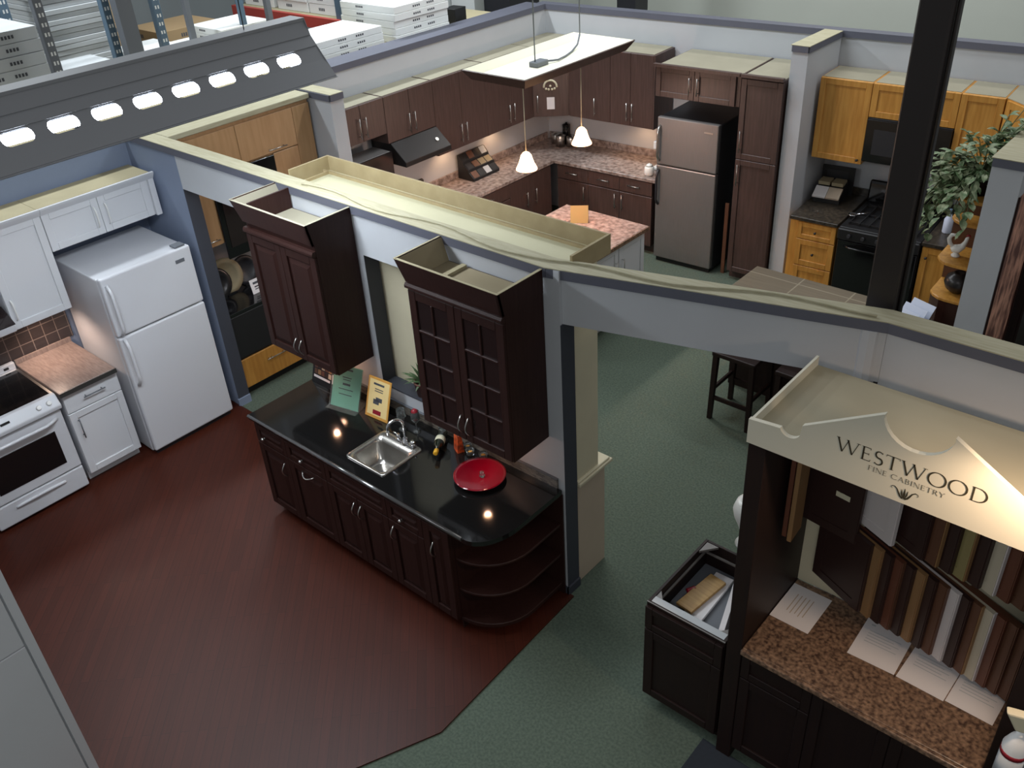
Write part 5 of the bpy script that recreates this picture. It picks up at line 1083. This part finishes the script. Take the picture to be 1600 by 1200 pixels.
# base and counter inside the booth
cabinet('base_cabinet', 'dark espresso base cabinet inside the display booth under the mottled brown counter', 'cabinet', (KX0 + 0.087, 3.045, 0), 0, 1.15, 0.61, 0.885, 'espresso_dark',
    [('drawer', 0, 0.385, 0.70, 0.875, 'shaker'), ('door', 0, 0.385, 0.105, 0.695, 'shaker'), ('door', 0.385, 0.77, 0.105, 0.875, 'shaker'), ('door', 0.77, 1.15, 0.105, 0.875, 'shaker')], kick=0.1)
p = thing('countertop', 'mottled brown laminate counter inside the display booth', 'countertop', (KX0 + 0.087, 3.0, 0.887))
b = MB(); b.box(0, 1.15, 0.022, 0.638, 0, 0.034); b.box(0, 1.15, 0.0, 0.022, 0, 0.034); b.build('slab', 'counter_brown', p, bevel=0.006, seg=2)
# paper sheets
for k_, (x0, x1, y0, y1, rz, mt_, lab) in enumerate(((-1.320, -1.105, 3.304, 3.594, 0.0, 'paper_white', 'white printed sheet at the left end of the mottled brown counter'), (-0.904, -0.670, 3.316, 3.606, 0.03, 'paper_white', 'white sheet on the mottled brown counter, second from the left'), (-0.652, -0.424, 3.316, 3.600, -0.03, 'paper_white', 'white sheet on the mottled brown counter, third from the left'), (-0.420, -0.205, 3.318, 3.560, -0.03, 'paper_white', 'white sheet at the right end of the mottled brown counter'))):
    q = thing('paper_sheet', lab, 'paper', ((x0 + x1) / 2, (y0 + y1) / 2, 0.9225 + 0.0005 * (k_ % 2)), rz, 'sheets on the booth counter')
    b = MB(); b.box(-(x1 - x0) / 2, (x1 - x0) / 2, -(y1 - y0) / 2, (y1 - y0) / 2, 0, 0.0008); b.build('sheet', mt_, q)
    b = MB()
    if k_ == 0:
        for i in range(5): b.box(-0.055 + i * 0.022, -0.050 + i * 0.022, -0.06 - 0.01 * (i % 2), 0.08, 0.0009, 0.0012)
    else:
        for i in range(5): b.box(-0.08, 0.08 - 0.03 * (i % 2), 0.06 - i * 0.02, 0.064 - i * 0.02, 0.0009, 0.0012)
        b.box(-0.085, -0.065, 0.10, 0.11, 0.0009, 0.0012)
    b.build('print', 'carton_grey' if k_ else 'beige', q)
# hanging sample doors, two tiers, each turned like a page
SB = {'d': ('sample_dark', 'dark'), 'b': ('sample_brown', 'brown'), 'o': ('sample_oak', 'light oak'), 'w': ('sample_white', 'white'), 'c': ('sample_cream', 'cream'), 'r': ('sample_cherry', 'cherry'), 'v': ('sample_olive', 'olive')}
ORD = ['first', 'second', 'third', 'fourth', 'fifth', 'sixth', 'seventh', 'eighth', 'ninth', 'tenth', 'eleventh', 'twelfth', 'thirteenth', 'fourteenth', 'fifteenth']
def sample_door(x, z0, w, h, key, edge, label, group, th=math.radians(-24), yb=3.615):
    mt_ = SB[key][0]; q = thing('sample_door', label, 'cabinet door sample', (x, yb, z0), th, group)
    b = MB(); b.box(0, w - 0.006, -0.010, 0.010, 0, h); b.build('panel', mt_, q)
    b = MB(); b.box(w - 0.006, w, -0.010, 0.010, 0, h); b.build('edge', SB[edge][0], q)
    if h > 0.3:
        b = MB(); f = 0.05; t = 0.0035
        for (a0, a1, c0, c1) in ((0, f, 0, h), (w - f, w - 0.006, 0, h), (f, w - f, 0, f), (f, w - f, h - f, h)): b.box(a0, a1, -0.010 - t, -0.010, c0, c1)
        b.build('frame', mt_, q)
    return q
low = ['dd', 'oo', 'dd', 'rb', 'dd', 'oo', 'dd', 'bb', 'ww', 'dd', 'bo', 'cw', 'rr', 'bb', 'bb']
for i, k_ in enumerate(low):
    pitch = 0.0525 * i
    z0 = 1.055 - 0.008 * i
    sample_door(-1.235 + pitch, z0, 0.335, 0.455, k_[0], k_[1], '%s hanging door sample, %s from left in the booth\'s lower row' % (SB[k_[0]][1], ORD[i]), 'lower row of door samples')
up = [('w', 'w'), ('d', 'd'), ('b', 'o'), ('d', 'd'), ('v', 'o'), ('d', 'd'), ('c', 'w'), ('r', 'r'), ('b', 'b'), ('c', 'c'), ('d', 'd'), ('b', 'b')]
for i, k_ in enumerate(up):
    pitch = 0.105 if i == 0 else 0.185 + 0.064 * i
    sample_door(-1.235 + pitch, 1.545 - 0.006 * i, 0.31, 0.57, k_[0], k_[1], '%s hanging door sample, %s from left in the booth\'s upper row' % (SB[k_[0]][1], ORD[i]), 'upper row of door samples')
q = sample_door(-1.318, 1.44, 0.30, 0.62, 'd', 'd', 'large dark door sample with a white sticker at the upper left of the booth', None, math.radians(-8), 3.56)
b = MB(); b.box(0.16, 0.235, -0.0155, -0.0135, 0.235, 0.265); b.build('sticker', 'label_cream', q)
for (x, lab, kk) in ((-1.300, 'thin cherry door sample edge-on at the left wall of the booth', 'r'), (-1.272, 'thin oak door sample edge-on at the left wall of the booth', 'o')):
    sample_door(x, 1.52 if kk == 'r' else 1.50, 0.13, 0.58, kk, kk, lab, None, math.radians(-86), 3.40)
# bottle at the right edge
p = thing('spray_bottle', 'white plastic bottle with a red and grey label at the right edge of the booth', 'bottle', (-0.085, 2.90, 1.137), 0.3)
b = MB(); b.lathe([(0.045, 0), (0.048, 0.01), (0.048, 0.21), (0.03, 0.26), (0.016, 0.28), (0.016, 0.31)], 0, 0, 0, 20); b.build('body', 'white_plain', p)
b = MB(); b.lathe([(0.0486, 0.03), (0.0486, 0.16)], 0, 0, 0, 20); b.build('label', 'carton_grey', p)
b = MB(); b.lathe([(0.049, 0.165), (0.049, 0.19)], 0, 0, 0, 20); b.build('red_band', 'red_dark', p)
b = MB(); b.hexa([(-0.025, -0.02, 0.31), (0.025, -0.02, 0.31), (0.025, 0.02, 0.31), (-0.025, 0.02, 0.31), (-0.075, -0.02, 0.40), (0.03, -0.02, 0.40), (0.03, 0.02, 0.40), (-0.075, 0.02, 0.40)]); b.build('trigger_head', 'cream', p, bevel=0.008, seg=2)
p = thing('side_table', 'tall dark narrow table under the white plastic bottle by the booth', 'table', (-0.045, 2.86, 0))
b = MB(); b.box(-0.09, 0.25, -0.12, 0.11, 1.10, 1.135); b.build('table_top', 'espresso_dark', p)
for (x, y) in ((-0.07, -0.10), (0.23, -0.10), (-0.07, 0.09), (0.23, 0.09)):
    b = MB(); b.box(x - 0.015, x + 0.015, y - 0.015, y + 0.015, 0, 1.10); b.build('leg', 'espresso_dark', p)
spot('booth_lamp', (-0.16, 2.83, 2.68), (-0.42, 3.06, 1.5), 42, (1.0, 0.72, 0.5), 135, 0.7, 0.04)

# ---- open base cabinet beside the booth
VX0, VX1, VY0, VY1, VH = -1.918, -1.432, 3.05, 3.68, 0.85
p = cabinet('base_cabinet', 'open-topped dark base cabinet holding a tan board, left of the display booth', 'cabinet', (VX0, VY0, 0), 0, VX1 - VX0, VY1 - VY0, VH, 'espresso_dark',
    [('drawer', 0, VX1 - VX0, 0.66, 0.83, 'shaker'), ('door', 0, VX1 - VX0, 0.105, 0.655, 'shaker')], kick=0.1, open_top=True)
w_, d_ = VX1 - VX0, VY1 - VY0
b = MB(); b.box(0.02, w_ - 0.02, 0.02, d_ - 0.02, 0.66, 0.675); b.build('inner_shelf', 'grey_steel', p)
b = MB(); b.box(0.018, w_ - 0.018, 0.018, 0.062, VH - 0.02, VH - 0.002); b.build('front_rail', 'carton_grey', p)
b = MB(); b.box(0.0, w_, -0.0015, 0.004, VH - 0.001, VH + 0.004); b.build('edge_strip', 'gallery', p)
b = MB(); b.box(0.02, 0.032, 0.06, d_ - 0.05, 0.79, 0.80); b.box(0.02, w_ - 0.02, d_ - 0.052, d_ - 0.04, 0.79, 0.80); b.build('inner_ledge', 'gallery', p)
for (x, y, sx, sy) in ((0.02, 0.02, 1, 1), (0.02, d_ - 0.02, 1, -1), (w_ - 0.02, 0.02, -1, 1), (w_ - 0.02, d_ - 0.02, -1, -1)):
    b = MB(); b.prism([(x, y), (x + sx * 0.075, y), (x, y + sy * 0.095)], VH - 0.018, VH - 0.003); b.build('corner_brace', 'gallery', p)
q = thing('wood_board', 'tan wood sample board lying in the open-topped dark cabinet', 'board', (-1.775, 3.40, 0.70), math.radians(-7))
b = MB(); b.box(-0.055, 0.055, -0.16, 0.16, 0, 0.02); b.build('board', 'tan_board', q, bevel=0.002)
q = thing('white_tile', 'white sample tile under the tan wood board', 'tile', (-1.735, 3.42, 0.677), math.radians(2))
b = MB(); b.box(-0.06, 0.055, -0.20, 0.20, 0, 0.02); b.build('slab', 'paper_white', q, bevel=0.002)
q = thing('red_bundle', 'small red bundle beside the tan wood board', 'bundle', (-1.845, 3.385, 0.677))
b = MB(); b.tube([(0, -0.05, 0.01), (0.02, -0.025, 0.025), (-0.01, 0, 0.02), (0.02, 0.025, 0.03), (0, 0.05, 0.015)], [0.008, 0.018, 0.016, 0.018, 0.008], 8); b.build('cloth', 'red_dark', q)
q = thing('white_rail', 'white rail lying along the right inside of the open-topped dark cabinet', 'rail', (-1.53, 3.16, 0.677), math.radians(17))
b = MB(); b.box(0.0, 0.03, 0.0, 0.40, 0, 0.11); b.build('rail', 'paper_white', q)
q = thing('floor_vase', 'tall curved white vase behind the open-topped dark cabinet', 'vase', (-1.70, 3.78, 0))
b = MB(); b.lathe([(0.09, 0), (0.10, 0.02), (0.06, 0.10), (0.045, 0.5), (0.045, 0.84), (0.075, 0.86), (0.06, 0.885), (0.05, 0.93), (0.062, 0.99), (0.095, 1.07), (0.105, 1.12), (0.09, 1.17), (0.06, 1.19), (0.055, 1.185), (0.08, 1.15), (0.09, 1.11), (0.05, 1.0), (0.002, 0.98)], 0, 0, 0, 28); b.build('body', 'porcelain', q)
q = thing('floor_mat', 'dark blue floor mat at the foot of the display booth', 'mat', (0, 0, 0.001))
b = MB(); b.prism([(-1.49, 2.2), (-0.4, 2.2), (-0.4, 3.035), (-1.40, 3.035), (-1.50, 3.04)], 0, 0.008); b.build('pile', 'mat_blue', q)

# ================================================================== WAREHOUSE RACKS AND CARTONS
def carton_proto(name, mt_, w, d, h, ink='ink', marks=True):
    q = thing(name, None, 'carton', (0, 0, 0)); b = MB(); b.box(-w / 2, w / 2, -d / 2, d / 2, 0, h - 0.003); b.build('box', mt_, q, bevel=0.003)
    if marks:
        for fy in (0.10, -0.16):
            b = MB()
            for i in range(4): b.box(w / 2 + 0.0005, w / 2 + 0.002, fy * d + i * 0.028, fy * d + i * 0.028 + 0.018, h * 0.35, h * 0.62)
            b.build('print', ink, q)
        b = MB()
        for i in range(4): b.box(-w * 0.2 + i * 0.03, -w * 0.2 + i * 0.03 + 0.02, -d / 2 - 0.002, -d / 2 - 0.0005, h * 0.35, h * 0.62)
        b.build('print', ink, q)
    return q
def stack(name, mt_, w, d, h, n, x, y, z, where, group, marks=True, jit=0.012, rz=0.0):
    first = carton_proto(name, mt_, w, d, h, marks=marks); rnd = random.Random(int(abs(x * 97 + y * 31) * 10))
    for i in range(n):
        rank = ('topmost' if i == n - 1 else 'lowest' if i == 0 else '%s from bottom' % NUM[i]) if n > 1 else None
        lab = (where if rank is None else '%s, %s' % (where, rank))
        loc = (x + rnd.uniform(-jit, jit), y + rnd.uniform(-jit, jit), z + i * h); r_ = rz + rnd.uniform(-0.012, 0.012)
        if i == 0: first.location = loc; first.rotation_euler = (0, 0, r_); first['label'] = lab; first['group'] = group
        else: dup(first, loc, r_, lab, group)
NUM = ['first', 'second', 'third', 'fourth', 'fifth', 'sixth', 'seventh', 'eighth', 'ninth', 'tenth', 'eleventh', 'twelfth', 'thirteenth', 'fourteenth', 'fifteenth', 'sixteenth', 'seventeenth', 'eighteenth', 'nineteenth', 'twentieth', 'twenty-first', 'twenty-second', 'twenty-third', 'twenty-fourth']
def deck(label, x0, x1, y0, y1, z, mt_='plywood', gaps=()):
    q = thing('shelf_deck', label, 'shelf', (0, 0, 0), 0, 'rack decks'); ys = [y0] + [v for g_ in gaps for v in g_] + [y1]
    for i in range(0, len(ys), 2):
        b = MB(); b.box(x0, x1, ys[i], ys[i + 1], z - 0.04, z); b.build('board', mt_, q)
    for x in (x0 + 0.04, x1 - 0.04):
        for y in (y0 + 0.04, y1 - 0.04):
            b = MB(); b.box(x - 0.035, x + 0.035, y - 0.035, y + 0.035, 0, z - 0.04); b.build('support_post', 'blue_steel', q)
deck('plywood rack deck right behind the far left showroom wall', -8.58, -7.58, 5.55, 8.4, 2.47)
stack('carton', 'carton', 0.62, 0.90, 0.068, 3, -7.92, 6.14, 2.472, 'flat white carton beside the end of the black light fixture', 'flat white cartons in the stack beside the light fixture')
stack('carton', 'carton', 0.86, 0.80, 0.072, 5, -7.99, 7.13, 2.472, 'flat white carton piled left of the small black box', 'flat white cartons in the pile by the black box')
p = thing('black_box', 'small black box on the rack deck beside the flat white carton pile', 'box', (-7.72, 7.78, 2.472), 0.1); b = MB(); b.box(-0.09, 0.09, -0.10, 0.10, 0, 0.16); b.build('box', 'black_matt', p, bevel=0.003)
deck('plywood rack deck at the far left holding white carton stacks', -9.9, -7.75, 2.3, 5.5, 2.44, gaps=((3.30, 3.51), (4.14, 4.36), (4.635, 4.725), (5.18, 5.26)))
stack('carton', 'carton_grey', 0.70, 0.75, 0.10, 8, -8.55, 3.0, 2.442, 'grey-white carton stacked at the left edge behind the light fixture', 'cartons in the left edge stack')
stack('carton', 'carton_grey', 0.40, 0.46, 0.10, 4, -8.42, 3.72, 2.442, 'grey-white carton in the low stack behind the perforated upright', 'cartons in the low stack behind the upright')
stack('carton', 'carton_grey', 0.55, 0.62, 0.045, 22, -9.25, 4.02, 2.442, 'thin flat carton in the tall pile behind the perforated upright', 'thin cartons in the tall pile', marks=False)
stack('carton', 'carton', 0.52, 0.50, 0.09, 3, -9.02, 4.70, 2.442, 'white carton stacked behind the grey building column', 'cartons in the short stack behind the column')
deck('plywood rack deck behind the middle of the light fixture', -9.9, -8.6, 5.55, 6.4, 2.42)
stack('carton', 'carton', 0.60, 0.62, 0.07, 4, -9.28, 5.86, 2.422, 'flat white carton in the pile above the middle light fixture slots', 'flat white cartons above the light fixture')
stack('carton', 'carton', 0.55, 0.52, 0.085, 2, -9.15, 5.16, 2.442, 'white carton between the two blue-grey uprights', 'white cartons between the uprights')
stack('carton', 'carton_brown', 0.60, 0.62, 0.14, 7, -10.3, 4.75, 2.10, 'brown carton piled behind the grey building column', 'brown cartons behind the column')
stack('carton', 'carton_brown', 0.70, 0.80, 0.15, 3, -10.6, 5.95, 2.10, 'brown carton piled left of the red rack beam', 'brown cartons by the red beam')
deck('rear plywood rack deck under the brown cartons', -11.2, -9.95, 4.2, 6.6, 2.098)
def upright(label, x, y, w_, z0, z1, mt_='blue_steel', holes=True, group='perforated rack uprights'):
    q = thing('rack_upright', label, 'rack post', (x, y, 0), 0, group); b = MB(); b.box(-w_ / 2, w_ / 2, -w_ / 2, w_ / 2, z0, z1); b.build('post', mt_, q, bevel=0.004)
    if holes:
        b = MB(); z = 2.5
        while z < z1 - 0.05:
            for dx in (-0.18, 0.18): b.box(w_ / 2, w_ / 2 + 0.001, dx * w_ - 0.007, dx * w_ + 0.007, z, z + 0.03)
            z += 0.075
        b.build('slots', 'carton', q)
upright('perforated blue-grey rack upright crossing the left edge carton stacks', -8.02, 3.345, 0.075, 0, 4.6, 'grey_steel')
upright('perforated blue rack upright just left of the grey building column', -8.62, 4.19, 0.075, 0, 4.6)
upright('perforated blue rack upright right of the grey building column', -8.62, 4.68, 0.075, 0, 4.6)
upright('blue rack upright at the top left corner behind the white cartons', -9.0, 3.46, 0.08, 0, 4.6)
upright('grey rack upright left of the flat white cartons above the light fixture', -9.0, 5.22, 0.06, 0, 4.6, 'grey_steel', False)
upright('blue rack upright at the left end of the red rack beam', -9.0, 5.85, 0.06, 0, 4.6, 'blue_steel', False)
upright('blue-grey rack upright in front of the red rack beam', -8.75, 6.02, 0.06, 0, 4.6, 'grey_steel', False)
upright('blue rack upright behind the pile of five flat white cartons', -8.75, 7.05, 0.09, 0, 4.6, 'blue_steel', False)
upright('short blue rack upright right of the small black box', -8.7, 8.52, 0.09, 0, 4.6, 'blue_steel', False)
p = thing('building_column', 'grey steel building column between the blue rack uprights', 'column', (-8.45, 4.27, 0)); b = MB(); b.box(-0.055, 0.055, -0.075, 0.075, 0, 6.2); b.build('shaft', 'grey_steel', p)
p = thing('rack_beam', 'red rack beam behind the flat white cartons', 'beam', (0, 0, 0)); b = MB(); b.box(-11.4, -9.2, 7.28, 7.34, 2.32, 2.45); b.build('beam', 'red_paint', p)
for x in (-11.35, -9.25):
    b = MB(); b.box(x - 0.04, x + 0.04, 7.34, 7.42, 0, 4.6); b.build('end_post', 'blue_steel', p)
b = MB(); b.box(-11.4, -9.2, 7.34, 8.4, 2.41, 2.45); b.build('deck', 'plywood', p)
for k_, (x, n, lab) in enumerate(((-10.95, 4, 'left'), (-10.25, 4, 'middle'), (-9.6, 4, 'right'))):
    stack('carton', 'carton', 0.62, 0.60, 0.12, n, x, 7.72, 2.452, 'white carton in the %s stack on the red rack beam' % lab, 'white cartons on the red beam')
p = thing('building_column', 'dark building column above the corner of the back showroom wall', 'column', (-7.02, 10.3, 0)); b = MB(); b.box(-0.14, 0.14, -0.14, 0.14, 0, 6.2); b.build('shaft', 'charcoal', p)
p = thing('crate', 'dark crate standing above the far corner of the showroom wall', 'box', (-8.45, 9.6, 1.6)); b = MB(); b.box(-0.22, 0.22, -0.3, 0.3, 0, 1.2); b.build('box', 'charcoal', p)
b = MB(); b.box(-0.2, 0.2, -0.28, 0.28, -1.6, 0.0); b.build('pallet', 'carton_brown', p)
for k_, (x, lab) in enumerate(((-9.35, 'tall white carton left of the dark crate'), (-9.85, 'tall white carton right of the short blue rack upright'))):
    p = thing('carton', lab, 'carton', (x, 9.9, 0), 0, 'tall white cartons'); b = MB(); b.box(-0.22, 0.22, -0.3, 0.3, 0, 2.75); b.build('box', 'carton', p, bevel=0.004)
